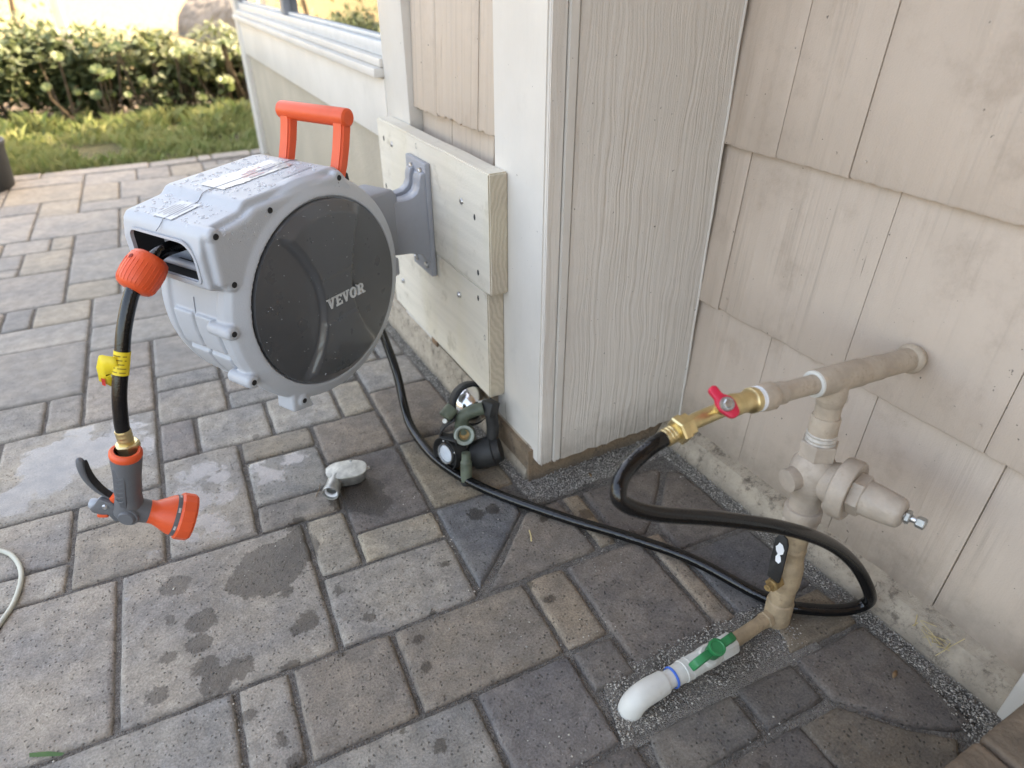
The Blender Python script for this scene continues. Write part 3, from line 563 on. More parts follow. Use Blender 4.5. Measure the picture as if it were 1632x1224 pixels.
# ================================================================== mounting board
brd = thing('mounting_board', (.47, 1.1, .12), 'pale bare timber planks screwed one above the other to the wall', 'board')
def plank(z0, z1, y0, y1, x0, x1, name='plank'):
    b = bmesh.new(); bmesh.ops.create_cube(b, size=1)
    for v in b.verts: v.co = Vector((x0 + (v.co.x + .5) * (x1 - x0), y0 + (v.co.y + .5) * (y1 - y0), z0 + (v.co.z + .5) * (z1 - z0)))
    bmesh.ops.subdivide_edges(b, edges=[e for e in b.edges if abs((e.verts[0].co - e.verts[1].co).y) > .1], cuts=14, use_grid_fill=True)
    for v in b.verts: v.co += Vector((.0009 * mnoise.noise((v.co.y * 9, v.co.z * 20, 2)), 0, .0016 * mnoise.noise((v.co.y * 8, v.co.z * 30, 7))))
    bmesh.ops.bevel(b, geom=[e for e in b.edges if e.calc_face_angle(0) > 1.2], offset=.0022, segments=2, affect='EDGES')
    o = O(name, MB().bm(b), mt['pine'], brd, True, 50); b.free()
    o.data.materials.append(mt['pine_end'])
    for p in o.data.polygons:
        if abs(p.normal.y) > .9: p.material_index = 1
    return o
plank(.3365, .535, .899, 1.405, .4535, .4865); plank(.126, .334, .915, 1.40, .4555, .4865)
sm = MB().lathe([(0, .0035), (.0016, .0035), (.0018, .0028), (.0045, .0022), (.0058, 0), (.0058, -.002), (0, -.002)], (0, 0, 0), (-1, 0, 0), 14)
scr = None
def screw(p, parent, mb=sm, mat='steel', name='screw'):
    global scr
    key = name + mat
    if key not in screw.src:
        o = O(name, mb, mt[mat], parent, base=(0, 0, 0)); o.location = Vector(p) - WL[parent.name]; screw.src[key] = o; WL[o.name] = Vector(p); return o
    return dupm(screw.src[key], parent, p)
screw.src = {}
for y, z in ((1.325, .497), (1.0, .468), (1.03, .288), (1.335, .2)): screw((.4537, y, z), brd)
hole = MB().lathe([(0, .0004), (.0024, .0004), (.0032, .0006), (.0036, 0), (0, -.002)], (0, 0, 0), (-1, 0, 0), 10, 1, 1.6)
for y, z in ((.952, .455), (.945, .362), (.952, .312), (.945, .17), (1.19, .52), (1.37, .50), (1.385, .4), (1.16, .512), (.93, .245)): screw((.4538 if z > .335 else .4558, y, z), brd, hole, 'dark', 'nail_hole')
O('rot_patch', MB().prism([(1.235, .070), (1.262, .070), (1.266, .098), (1.252, .118), (1.238, .10)], (0, 0, 0), (0, 1, 0), (0, 0, 1), (1, 0, 0), .4845, .488), mt['rot'], house)
O('skirt_board', MB().box((.4868, 1.262, .073), (.50, 1.303, .30), .002), mt['white'], house)

# ================================================================== hose reel
RC = Vector((.212, .968, .368)); RN = Vector((.5, -.8660, 0)); RA = Vector((.8660, .5, 0)); ZV = Vector((0, 0, 1))
def rl(a, z, n): return RC + RA * a + ZV * z + RN * n
reel = thing('hose_reel', (.2, 1.05, .18), 'grey wall-mounted hose reel with dark round cover and orange handle', 'hose reel')
def remesh(mb, vox, smooth=6, fac=.5):
    me = bpy.data.meshes.new('tmp'); me.from_pydata(mb.v, [], mb.f); o = bpy.data.objects.new('tmp', me); COL.objects.link(o)
    return o
def finish(o, vox, it=5, cut=None):
    if cut:
        for cmb in cut:
            me = bpy.data.meshes.new('cut'); me.from_pydata(cmb.v, [], cmb.f); co = bpy.data.objects.new('cut', me); COL.objects.link(co)
            m = o.modifiers.new('b', 'BOOLEAN'); m.operation = 'DIFFERENCE'; m.object = co; m.solver = 'EXACT'
    m = o.modifiers.new('s', 'SMOOTH'); m.factor = .5; m.iterations = it
    dg = bpy.context.evaluated_depsgraph_get(); ev = o.evaluated_get(dg).to_mesh(); vs = [v.co.copy() for v in ev.vertices]; fs = [tuple(p.vertices) for p in ev.polygons]
    for x in [x for x in COL.objects if x.name.startswith(('cut', 'tmp'))]: bpy.data.objects.remove(x)
    return vs, fs
# shells of the moulded housing, fused into one skin
hb = MB()
hb.lathe([(0, -.190), (.110, -.190), (.150, -.186), (.166, -.176), (.170, -.160), (.170, -.155), (.1655, -.150), (.1655, -.048), (.174, -.044), (.176, -.036), (.176, -.024), (.171, -.014), (.153, -.0045), (.1475, -.003), (.1465, -.010), (0, -.010)], RC, RN, 120)
for k, (a0, a1) in enumerate(((176, 196), (199, 219), (222, 242), (245, 265), (268, 288), (-68, -48), (-44, -22))):
    for n0, n1 in ((-.147, -.104), (-.100, -.056)):
        P = [(r * math.cos(R(a0 + (a1 - a0) * i / 6)), r * math.sin(R(a0 + (a1 - a0) * i / 6))) for r, seq in ((.15, range(7)), (.1715, range(6, -1, -1))) for i in seq]
        hb.prism(P, RC, RA, ZV, RN, n0, n1, .002, 1)
top = [(-.186, .070), (-.187, .118), (-.181, .142), (-.174, .150), (-.118, .158), (-.109, .167), (-.102, .169), (.052, .1775), (.066, .1755), (.079, .165), (.10, .135), (.12, .09), (.05, 0), (-.06, 0), (-.13, .045), (-.165, .062)]
hb.prism(top, RC, RA, ZV, RN, -.186, -.022, .007, 2)
hb.prism([(-.178, .074), (-.177, .136), (-.168, .143), (-.118, .151), (-.102, .160), (.048, .1695), (.062, .1675), (.08, .15), (.10, .11), (.05, 0), (-.08, 0), (-.13, .055)], RC, RA, ZV, RN, -.023, -.0085, .006, 2)
SCR = [(-.0835, -.155), (-.164, -.078), (-.176, .006), (-.158, .072), (-.168, .1415), (-.078, .151), (.057, .1635)]
for a, z in SCR: hb.lathe([(0, 0), (.0105, 0), (.0105, .042), (.008, .046), (0, .046)], rl(a, z, -.0545), RN, 20)
hb.prism([(-.105, -.168), (-.062, -.178), (-.075, -.13), (-.10, -.13)], RC, RA, ZV, RN, -.05, -.012, .003, 1)
me = bpy.data.meshes.new('tmp'); me.from_pydata(hb.v, [], hb.f); ho = bpy.data.objects.new('tmp', me); COL.objects.link(ho)
m = ho.modifiers.new('r', 'REMESH'); m.mode = 'VOXEL'; m.voxel_size = .0018; m.use_smooth_shade = True
def rrect(z0, z1, n0, n1, rads):      # rounded rectangle in (n, z)
    pts = []
    for (cn, cz, a0), r in zip(((n1, z1, 0), (n0, z1, 90), (n0, z0, 180), (n1, z0, 270)), rads):
        cn += -r if cn == n1 else r; cz += -r if cz == z1 else r
        pts += [(cn + r * math.cos(R(a0 + 15 * k)), cz + r * math.sin(R(a0 + 15 * k))) for k in range(7)]
    return pts
hole_p = rrect(.080, .131, -.166, -.036, (.024, .012, .016, .007))
cut = MB().prism(hole_p, RC, RN, ZV, RA, -.26, -.128)
cut2 = MB().prism([(-.078, .1705), (-.03, .1705), (-.03, .1765), (-.078, .1765)], RC, RA, ZV, RN, -.052, -.043)
slot = MB().box((0, 0, 0), (1, 1, 1))
vs, fs = finish(ho, .0018, 4, [cut])
housing = O('housing', (vs, fs), mt['grey'], reel, True, 55)
# dark throat and roller behind the mouth
lp = rrect(.0804, .1306, -.1656, -.0364, (.0236, .0116, .0156, .0066)); ml = MB(); ml.v += [RC + RN * x + ZV * z + RA * d for d in (-.1835, -.1290) for x, z in lp]; nl = len(lp); ml.f += [(k, (k + 1) % nl, nl + (k + 1) % nl, nl + k) for k in range(nl)]; O('mouth_lining', ml, mt['dark'], reel)
O('mouth_liner', MB().prism([(x * 1.0, z) for x, z in rrect(.078, .133, -.168, -.034, (.024, .012, .016, .007))], RC, RN, ZV, RA, -.1275, -.1265), mt['dark'], reel, False)
ring = MB(); o1 = hole_p; o2 = rrect(.077, .134, -.170, -.032, (.027, .014, .018, .009)); nP = len(o1)
for d in (-.1885, -.186): ring.v += [RC + RN * x + ZV * z + RA * d for x, z in o1] + [RC + RN * x + ZV * z + RA * (d + .0005) for x, z in o2]
ring.f += [(k, (k + 1) % nP, nP + (k + 1) % nP, nP + k) for k in range(nP)] + [(k, (k + 1) % nP, 2 * nP + (k + 1) % nP, 2 * nP + k) for k in range(nP)] + [(nP + k, nP + (k + 1) % nP, 3 * nP + (k + 1) % nP, 3 * nP + k) for k in range(nP)]
O('mouth_rim', ring, mt['grey'], reel)
O('roller', MB().cyl(rl(-.166, .087, -.155), rl(-.166, .087, -.045), .0055, 16), mt['dgrey'], reel)
O('roller', MB().cyl(rl(-.155, .112, -.088), rl(-.158, .086, -.080), .004, 12), mt['black'], reel)
# smoked cover with hourglass relief
cv = MB(); NR, NS = 60, 160; cvz = []
def cover_h(a, z):
    r = math.hypot(a, z) / .144; h = .0085 * (1 - r ** 2.2)
    wl = .036 + .072 * min(1, abs(z / .144)) ** 2.0; e = max(0, min(1, (wl - abs(a)) / .0075)); e = e * e * (3 - 2 * e); lim = max(0, min(1, (1 - r) / .12))
    h += .0105 * e * lim
    q = max(0, min(1, (abs(z + .075 * 0) - .032) / .006)); h -= .0016 * (1 - q) * e
    return h
cv.v.append(rl(0, 0, cover_h(0, 0)))
for i in range(1, NR + 1):
    r = .144 * i / NR
    for k in range(NS): a, z = r * math.cos(2 * math.pi * k / NS), r * math.sin(2 * math.pi * k / NS); cv.v.append(rl(a, z, cover_h(a, z) - .0005))
for k in range(NS): cv.v.append(rl(.1445 * math.cos(2 * math.pi * k / NS), .1445 * math.sin(2 * math.pi * k / NS), -.010))
cv.f += [(0, 1 + k, 1 + (k + 1) % NS) for k in range(NS)] + [(1 + i * NS + k, 1 + (i + 1) * NS + k, 1 + (i + 1) * NS + (k + 1) % NS, 1 + i * NS + (k + 1) % NS) for i in range(NR) for k in range(NS)]
cover = O('cover', cv, mt['cover'], reel, True, 60)
# lettering V E V O R in slab strokes
def letter(mb, ch, x0, s, n0):
    def quad(pts, k): mb.prism([(x0 + x * s, y * s) for x, y in pts], RC + ZV * (-.0135), RA, ZV, RN, n0 - .003, n0 + .0006 + k * .00004)
    if ch == 'V':
        quad([(.08, 1), (.34, 1), (.56, .0), (.38, 0)], 0); quad([(.62, .92), (.84, .92), (.545, 0), (.42, 0)], 1); quad([(-.04, .86), (.42, .86), (.42, 1), (-.04, 1)], 2); quad([(.54, .86), (.94, .86), (.94, 1), (.54, 1)], 3)
    if ch == 'E':
        quad([(.1, 0), (.34, 0), (.34, 1), (.1, 1)], 0); quad([(0, 0), (.78, 0), (.78, .17), (0, .17)], 1); quad([(0, .83), (.76, .83), (.76, 1), (0, 1)], 2); quad([(.2, .42), (.6, .42), (.6, .58), (.2, .58)], 3); quad([(.64, 0), (.78, 0), (.78, .32), (.64, .32)], 4); quad([(.62, .7), (.76, .7), (.76, 1), (.62, 1)], 5)
    if ch == 'O':
        n = 22
        for k in range(n):
            A, B = 2 * math.pi * k / n, 2 * math.pi * (k + 1.02) / n; quad([(.44 + .44 * math.cos(A), .5 + .52 * math.sin(A)), (.44 + .44 * math.cos(B), .5 + .52 * math.sin(B)), (.44 + .2 * math.cos(B), .5 + .33 * math.sin(B)), (.44 + .2 * math.cos(A), .5 + .33 * math.sin(A))], k % 3)
    if ch == 'R':
        quad([(.1, 0), (.34, 0), (.34, 1), (.1, 1)], 0); quad([(0, 0), (.44, 0), (.44, .15), (0, .15)], 1); quad([(0, .85), (.5, .85), (.5, 1), (0, 1)], 2); quad([(.3, .4), (.52, .4), (.52, .54), (.3, .54)], 3); quad([(.4, .46), (.64, .46), (.88, .0), (.6, .0)], 4); quad([(.62, 0), (.98, 0), (.98, .14), (.62, .14)], 5)
        for k in range(8):
            A, B = -math.pi / 2 + math.pi * k / 8, -math.pi / 2 + math.pi * (k + 1.03) / 8; quad([(.48 + .32 * math.cos(A), .7 + .3 * math.sin(A)), (.48 + .32 * math.cos(B), .7 + .3 * math.sin(B)), (.46 + .12 * math.cos(B), .7 + .16 * math.sin(B)), (.46 + .12 * math.cos(A), .7 + .16 * math.sin(A))], 6 + k % 2)
for ch, x0 in zip('VEVOR', (-.030, -.0125, .0015, .0185, .0358)):
    lm = MB(); letter(lm, ch, x0 + .002, .0175, .0173); O('letter', lm, mt['letter'], cover, False)
# housing screws, seam, stickers
sh = MB().lathe([(0, .0004), (.0033, .0004), (.0040, .0007), (.0043, 0), (0, -.002)], (0, 0, 0), RN, 14)
for (a, z), dn in zip(SCR, (0, 0, 0, 0, .0005, .0005, .0005)): screw(rl(a, z, -.0086 + dn), reel, sh, 'dark', 'screw_hole')
O('seam', MB().tube([rl(a, z + .0004, -.102) for a, z in ((-.1885, .138), (-.182, .1425), (-.174, .1505), (-.118, .1585), (-.109, .1675), (-.102, .1695), (.052, .178), (.066, .176))], .0006, 6), mt['dgrey'], reel)
O('seam', MB().tube([rl(.1660 * math.cos(R(q)), .1660 * math.sin(R(q)), -.102) for q in range(168, 296, 4)], .0009, 6), mt['dgrey'], reel)
def topz(a): return .169 + (a + .102) * (.0085 / .154) if a > -.105 else .158 + (a + .118) * (.008 / .056)
def decal(name, a0, a1, n0, n1, mat, lift, nb=8, parent=reel, wob=0.):
    mb = MB()
    for k in range(nb + 1):
        a = a0 + (a1 - a0) * k / nb
        mb.v += [rl(a, topz(a) + lift, n0 + random.uniform(-wob, wob)), rl(a, topz(a) + lift, n1 + random.uniform(-wob, wob))]
    mb.f += [(2 * k, 2 * k + 1, 2 * k + 3, 2 * k + 2) for k in range(nb)]; return O(name, mb, mat, parent, False)
st1 = decal('clear_sticker', -.088, .040, -.135, -.082, mt['film'], .0010, 24, wob=.0025)
for k in range(14): decal('print_mark', -.02 + .022 * math.sin(k * 1.9), -.005 + .022 * math.sin(k * 1.9) + .012, -.118 + k * .0022, -.1168 + k * .0022, mt['bink' if k % 3 else 'redink'], .0013 + k * .00003, 3, st1)
st2 = decal('white_sticker', -.172, -.124, -.128, -.088, mt['label'], .0011, 3)
for k in range(6): decal('print_mark', -.166 + .004 * (k % 2), -.137 + .003 * (k % 3), -.124 + k * .0055, -.1226 + k * .0055, mt['gink'], .0013, 2, st2)
O('top_groove', MB().box((-.045, -.0035, -.001), (.012, .0035, .0006), .001, Matrix.Translation(rl(.03, topz(.03), -.048)) @ Matrix((RA, RN, ZV)).transposed().to_4x4() @ Matrix.Rotation(-.055, 4, 'Y')), mt['dgrey'], reel)
# water drops on the top
dm = MB(); rr = random.Random(11); tv = bmesh.new(); bmesh.ops.create_uvsphere(tv, u_segments=10, v_segments=6, radius=1)
for k in range(430):
    a = rr.uniform(-.172, .050); n = rr.uniform(-.176, -.034); s = rr.choice((.0008, .001, .0012, .0015, .0019, .0025)) * rr.uniform(.8, 1.3)
    if k in (3, 9, 14): s = .0045
    dm.bm(tv, Matrix.Translation(rl(a, topz(a) + .0002, n)) @ Matrix.Diagonal((s * rr.uniform(.9, 1.4), s, s * .55, 1)))
for k in range(90):
    a = rr.uniform(-.16, .06); z = rr.uniform(.118, .158); s = rr.choice((.0005, .0007, .0009)); dm.bm(tv, Matrix.Translation(rl(a, z, -.0082)) @ Matrix.Diagonal((s, s, s * 1.3, 1)))
for k in range(110):
    th = rr.uniform(0, 6.28); r = .14 * rr.random() ** .4; a, z = r * math.cos(th), r * math.sin(th)
    if a > .05: continue
    s = rr.choice((.0005, .0006, .0008)); dm.bm(tv, Matrix.Translation(rl(a, z, cover_h(a, z))) @ Matrix.Diagonal((s, s, s, 1)))
O('water_drops', dm, mt['water'], reel, True, 80, kind='stuff')
# orange carrying handle
hd = part_empty('handle', rl(.09, .17, -.09), reel)
O('grip', MB().lathe([(0, 0), (.010, 0), (.0135, .003), (.0138, .006), (.0138, .139), (.0135, .142), (.010, .145), (0, .145)], rl(.108, .238, -.168), RN, 28), mt['orange'], hd)
for n0 in (-.160, -.047):
    path = [(.078, .15), (.088, .17), (.097, .195), (.104, .22), (.107, .237)]; mb = MB()
    for (a, z) in path:
        for da, dn in ((-.010, -.001), (.010, -.001), (.010, .021), (-.010, .021)): mb.v.append(rl(a + da, z, n0 + dn))
    for k in range(len(path) - 1):
        for q in range(4): mb.f.append((k * 4 + q, k * 4 + (q + 1) % 4, k * 4 + 4 + (q + 1) % 4, k * 4 + 4 + q))
    mb.f += [(3, 2, 1, 0), tuple(len(path) * 4 - 4 + q for q in range(4))]
    b = bmesh.new(); me = bpy.data.meshes.new('x'); me.from_pydata(mb.v, [], mb.f); b.from_mesh(me); bmesh.ops.bevel(b, geom=[e for e in b.edges if e.calc_face_angle(0) > 1], offset=.003, segments=3, affect='EDGES')
    O('handle_leg', MB().bm(b), mt['orange'], hd); b.free()
# swivel bracket
br = part_empty('bracket', (.42, 1.17, .4), reel)
O('bracket_plate', MB().prism([(.4425, .288), (.4533, .288), (.4533, .502), (.4425, .502)], (0, 0, 0), (1, 0, 0), (0, 0, 1), (0, 1, 0), 1.127, 1.222, .0025), mt['dgrey'], br)
prof = [(.4435, .315), (.4435, .487), (.435, .484), (.4325, .475), (.431, .462), (.426, .452), (.417, .4455), (.405, .4425), (.352, .441), (.350, .345), (.405, .342), (.428, .336), (.436, .322)]
for y0, y1, k in ((1.129, 1.152, 0), (1.156, 1.176, -.004), (1.180, 1.203, 0)):
    O('bracket_arm', MB().prism([(x - k * (.35 < x), z + (k if z > .4 else -k)) for x, z in prof], (0, 0, 0), (1, 0, 0), (0, 0, 1), (0, 1, 0), y0, y1, .002), mt['dgrey'], br)
for y, z in ((1.146, .486), (1.19, .486), (1.15, .306), (1.2, .306)):
    O('bracket_screw', MB().lathe([(0, .006), (.003, .006), (.004, .0045), (.0062, .004), (.0068, .001), (.0068, 0), (0, 0)], (.4424, y, z), (-1, 0, 0), 16), mt['steel'], br)
O('hinge_block', MB().prism([(.12, -.015), (.225, -.015), (.238, 0), (.238, .085), (.228, .098), (.12, .105)], RC, RA, ZV, RN, -.125, -.055, .006), mt['dgrey'], reel)
O('hinge_knuckle', MB().cyl((.352, 1.166, .335), (.352, 1.166, .45), .021, 24, .003), mt['dgrey'], reel)
O('lock_clip', MB().prism([(.155, .10), (.172, .10), (.168, .113), (.160, .116), (.157, .138), (.151, .140), (.150, .112)], RC, RA, ZV, RN, -.10, -.088, .002), mt['black'], reel)
O('side_lug', MB().box((-.008, -.02, -.016), (.008, .02, .016), .003, Matrix.Translation(rl(.171, -.02, -.034)) @ Matrix((RA, RN, ZV)).transposed().to_4x4()), mt['dgrey'], reel)

# ================================================================== hose that hangs from the reel
HP = [(.055, .992, .478), (.022, .974, .480), (-.006, .9576, .478), (-.0303, .9436, .462), (-.0502, .9321, .440), (-.0701, .9206, .402), (-.0848, .9121, .362), (-.1004, .9031, .318), (-.1091, .8981, .281), (-.1118, .8967, .2625)]
lead = thing('outlet_hose', (-.1, .9, .23), 'short black hose hanging from the reel mouth with orange stopper and yellow tag', 'hose')
HS = spline(HP, 10)
O('tube', MB().tube(HS, .0094, 18), mt['hose'], lead)
ax = (HS[40] - HS[22]).normalized(); cc = HS[31]
SK = .80
ob = MB().lathe([(r_ * SK, t_ * SK) for r_, t_ in [(.010, -.034), (.022, -.034), (.028, -.030), (.0315, -.020), (.0325, -.004), (.0325, .006), (.031, .018), (.027, .027), (.020, .0305), (.010, .031)]], cc, ax, 48)
stop = O('stopper', ob, mt['orange'], lead, True, 60)
u, v_, _ = basis(ax)
for k in range(30): # moulded ribs
    an = 2 * math.pi * k / 30; d = u * math.cos(an) + v_ * math.sin(an)
    O('rib', MB().tube([cc + ax * t_ * SK + d * r_ * SK for t_, r_ in ((-.026, .0292), (-.012, .0322), (.004, .0324), (.018, .0309), (.024, .0285))], .0006, 6), mt['orange'], stop)
sidev = (Vector((0, 0, .8)) - cc).normalized(); sidev = (sidev - ax * sidev.dot(ax)).normalized(); lat = ax.cross(sidev)
sd2 = (sidev * .55 + lat * .83).normalized(); sd2 = -sd2 if sd2.x > 0 else sd2
O('bolt_recess', MB().cyl(cc - ax * .012 + sd2 * .0240, cc - ax * .012 + sd2 * .0263, .0034, 16), plain('orange_recess', (.25, .02, .008), .7), stop)
tg = HS[61]; ta = (HS[66] - HS[58]).normalized()
tagp = O('tag', MB().lathe([(.0099, -.016), (.0101, -.0158), (.0101, .0158), (.0099, .016)], tg, ta, 28), mt['yellow'], lead)
e_ = Vector((RT.x, RT.y, 0)).normalized(); nf = Vector((e_.y, -e_.x, 0))
flap = MB(); FL = [(.001, .0, .0106), (-.006, .001, .0104), (-.0105, .002, .0108), (-.014, .003, .0105), (-.019, .002, .010), (-.0225, -.002, .008), (-.0245, -.010, .005), (-.0275, -.021, .002), (-.032, -.034, -.001)]
for x, dz, dn in FL:
    for h in (.0145, -.0145):
        cz = dz + (h if dz > -.006 else h * .35); cx = x + (0 if dz > -.006 else (-h * .55))
        flap.v.append(tg + e_ * cx + ZV * cz + nf * dn)
flap.f += [(2 * k, 2 * k + 1, 2 * k + 3, 2 * k + 2) for k in range(len(FL) - 1)]
fo = O('tag_flap', flap, mt['yellow'], lead); fo.modifiers.new('t', 'SOLIDIFY').thickness = .0004
for k in range(5):   # printed lines on the tag wrap
    z0 = -.011 + k * .0055; mb = MB(); pts = []
    for q in range(9):
        an = R(-60 + q * 15); d = nf * math.cos(an) + e_ * math.sin(an); d = (d - ta * d.dot(ta)).normalized(); pts.append((tg + ta * z0 + d * .01035, tg + ta * (z0 + .0014) + d * .01035))
    for q in range(8):
        if (q * 7 + k * 3) % 5: n_ = len(mb.v); mb.v += [pts[q][0], pts[q][1], pts[q + 1][1], pts[q + 1][0]]; mb.f.append((n_, n_ + 1, n_ + 2, n_ + 3))
    O('print_line', mb, mt['ink'], tagp, False)
O('warning_print', MB().add([tg + e_ * x + ZV * z + nf * (.0036 - .0025 * q) for q, (x, z) in zip((0, 0, 1, 1), ((-.0325, -.0215), (-.028, -.0235), (-.0315, -.036), (-.036, -.034)))], [(0, 1, 2, 3)]), mt['redink'], tagp, False)
NB = Vector((-.1118, .8967, .2625)); nd = Vector((0, 0, -1)); nd = (Vector((-.1155, .8935, .16)) - NB).normalized()
O('brass_ferrule', MB().lathe([(0, -.004), (.0098, -.004), (.0104, -.002), (.0104, 0), (.0098, .002), (.0104, .004), (.0104, .006), (.0098, .008), (.0104, .010), (.0104, .012), (.0098, .014), (.0098, .018), (0, .018)], NB, nd, 24), mt['brass'], lead)
O('coupling_nut', MB().lathe([(0, .016), (.014, .016), (.016, .018), (.016, .024), (.0152, .026), (.0152, .034), (0, .034)], NB, nd, 8), mt['brass'], lead)

# ================================================================== spray nozzle
NP = Vector((-.1247, .8891, .2005)); tdir = Vector((-.018, 0, -.10))
noz = thing('spray_nozzle', (-.13, .89, .07), 'grey and orange garden spray nozzle hanging on the short hose', 'nozzle')
def nz(u_, z, d=0.): return NP + e_ * u_ + ZV * z + nf * d
a0 = nz(.0105, .040); a1 = nz(-.016, -.062); dv = (a1 - a0); Ln = dv.length; dv.normalize()
O('collar', MB().lathe([(.0145, -.002), (.018, -.002), (.0205, .001), (.0208, .006), (.0195, .009), (0, .009)], a0, dv, 32), mt['orange'], noz)
body = MB().lathe([(0, .0085), (.0195, .0085), (.0200, .014), (.0188, .030), (.0178, .045), (.0176, .060), (.0178, .066), (.0170, .070), (.0179, .074), (.0171, .079), (.0178, .085), (.0190, .096), (.0205, .106), (.0205, .112), (.017, .119), (0, .121)], a0, dv, 36)
h0 = nz(-.012, -.066); h1 = nz(.012, -.078); hv = (nz(.045, -.1000, -.020) - nz(-.005, -.0685, 0)).normalized()
body.lathe([(0, -.012), (.017, -.010), (.0195, 0), (.0175, .010), (.0165, .022), (0, .0225)], h0, hv, 32)
O('body', body, mt['nozgrey'], noz, True, 50)
sdv = (nf - dv * nf.dot(dv)).normalized(); latv = dv.cross(sdv)
O('grip_panel', MB().prism([(-.011, .022), (.004, .020), (.0055, .024), (.0055, .092), (-.003, .094), (-.010, .06)], a0, latv if latv.dot(e_) > 0 else -latv, dv, sdv, .0135, .0182, .0015), plastic('nozzle_panel', (.10, .105, .115), .55), noz)
for k in range(6): O('grip_rib', MB().tube([a0 + dv * (.034 + k * .0085 + .003 * math.sin(q * .8)) + (latv if latv.dot(e_) > 0 else -latv) * (-.009 + q * .003) + sdv * (.0184 - .0004 * (q - 2) ** 2) for q in range(5)], .0011, 6), mt['nozgrey'], noz)
O('side_boss', MB().lathe([(0, .0045), (.010, .0045), (.0115, .003), (.0122, 0), (.0145, 0), (.0155, -.003), (0, -.004)], h0 + nf * .0175, nf, 32), mt['nozgrey'], noz)
head = MB().lathe([(0, .021), (.0168, .021), (.0172, .028), (.020, .034), (.0285, .050), (.0295, .054), (0, .054)], h0, hv, 32)
O('head_cone', head, mt['orange'], noz, True, 30)
O('dial_band', MB().lathe([(0, .0535), (.0300, .0535), (.0303, .0600), (0, .0600)], h0, hv, 40), mt['nozgrey'], noz)
O('dial_ring', MB().lathe([(0, .0595), (.0325, .0595), (.0345, .0625), (.0345, .078), (.0325, .0815), (.028, .082), (.027, .079), (0, .079)], h0, hv, 14), mt['orange'], noz, True, 20)
for k in range(7): # pattern marks on the dial
    u2, v2, _ = basis(hv); an = 2 * math.pi * k / 7; d = u2 * math.cos(an) + v2 * math.sin(an); tt = hv.cross(d)
    O('dial_mark', MB().add([h0 + hv * (.0552 + x) + d * .0305 + tt * y for x, y in ((0, -.004), (.003, -.004), (.003, .003), (0, .003))], [(0, 1, 2, 3)]), mt['letter'], noz, False)
LV = [(-.056, .029), (-.0585, .012), (-.0580, -.004), (-.053, -.020), (-.044, -.034), (-.031, -.046)]
lv = MB(); W_ = [.006, .008, .009, .009, .008, .0075]
for (x, z), ww_ in zip(LV, W_):
    for dx, dn in ((-.0068, -ww_), (.0060, -ww_ * .8), (.0060, ww_ * .8), (-.0068, ww_)): lv.v.append(nz(x + dx, z - dx * .5, dn))
for k in range(5):
    for q in range(4): lv.f.append((k * 4 + q, k * 4 + (q + 1) % 4, k * 4 + 4 + (q + 1) % 4, k * 4 + 4 + q))
lv.f += [(3, 2, 1, 0), (20, 21, 22, 23)]
lev = O('trigger', lv, mt['nozgrey'], noz); mdf = lev.modifiers.new('s', 'SUBSURF'); mdf.levels = mdf.render_levels = 2
ins = MB()
for (x, z), ww_ in zip(LV, W_):
    for dx, dn in ((.0050, -ww_ * .8), (.0072, -ww_ * .72), (.0072, ww_ * .72), (.0050, ww_ * .8)): ins.v.append(nz(x + dx, z - dx * .5, dn))
ins.f = list(lv.f); ino = O('trigger_pad', ins, mt['black'], noz); mdf = ino.modifiers.new('s', 'SUBSURF'); mdf.levels = mdf.render_levels = 2
O('trigger_cheek', MB().prism([(-.046, -.036), (-.030, -.044), (-.026, -.052), (-.029, -.078), (-.036, -.080), (-.042, -.066), (-.052, -.066), (-.063, -.062), (-.0655, -.055), (-.058, -.050)], NP, e_, ZV, nf, .004, .0125, .002), mt['nozgrey'], noz)
O('trigger_cheek', MB().prism([(-.046, -.036), (-.030, -.044), (-.026, -.052), (-.029, -.078), (-.036, -.080), (-.042, -.066), (-.052, -.066), (-.063, -.062), (-.0655, -.055), (-.058, -.050)], NP, e_, ZV, nf, -.0125, -.004, .002), mt['nozlight'], noz)
O('flow_knob', MB().lathe([(0, 0), (.007, 0), (.008, .003), (.008, .013), (.0065, .016), (0, .016)], nz(-.054, -.058, 0), nz(-.072, -.053, 0) - nz(-.054, -.058, 0), 20), mt['nozlight'], noz)
O('lock_button', MB().box((-.008, -.006, -.003), (.008, .006, .003), .002, Matrix.Translation(nz(-.053, -.071, .004)) @ Matrix((e_, nf, ZV)).transposed().to_4x4()), mt['orange'], noz)
O('trigger_spring_guard', MB().prism([(-.034, -.038), (-.022, -.034), (-.021, -.050), (-.030, -.052)], NP, e_, ZV, nf, -.0095, .0095, .002), mt['orange'], noz)
O('pivot_pin', MB().lathe([(0, .0025), (.003, .0022), (.0042, .001), (.0044, 0), (0, 0)], nz(-.0405, -.050, .0125), nf, 16), mt['steel'], noz)

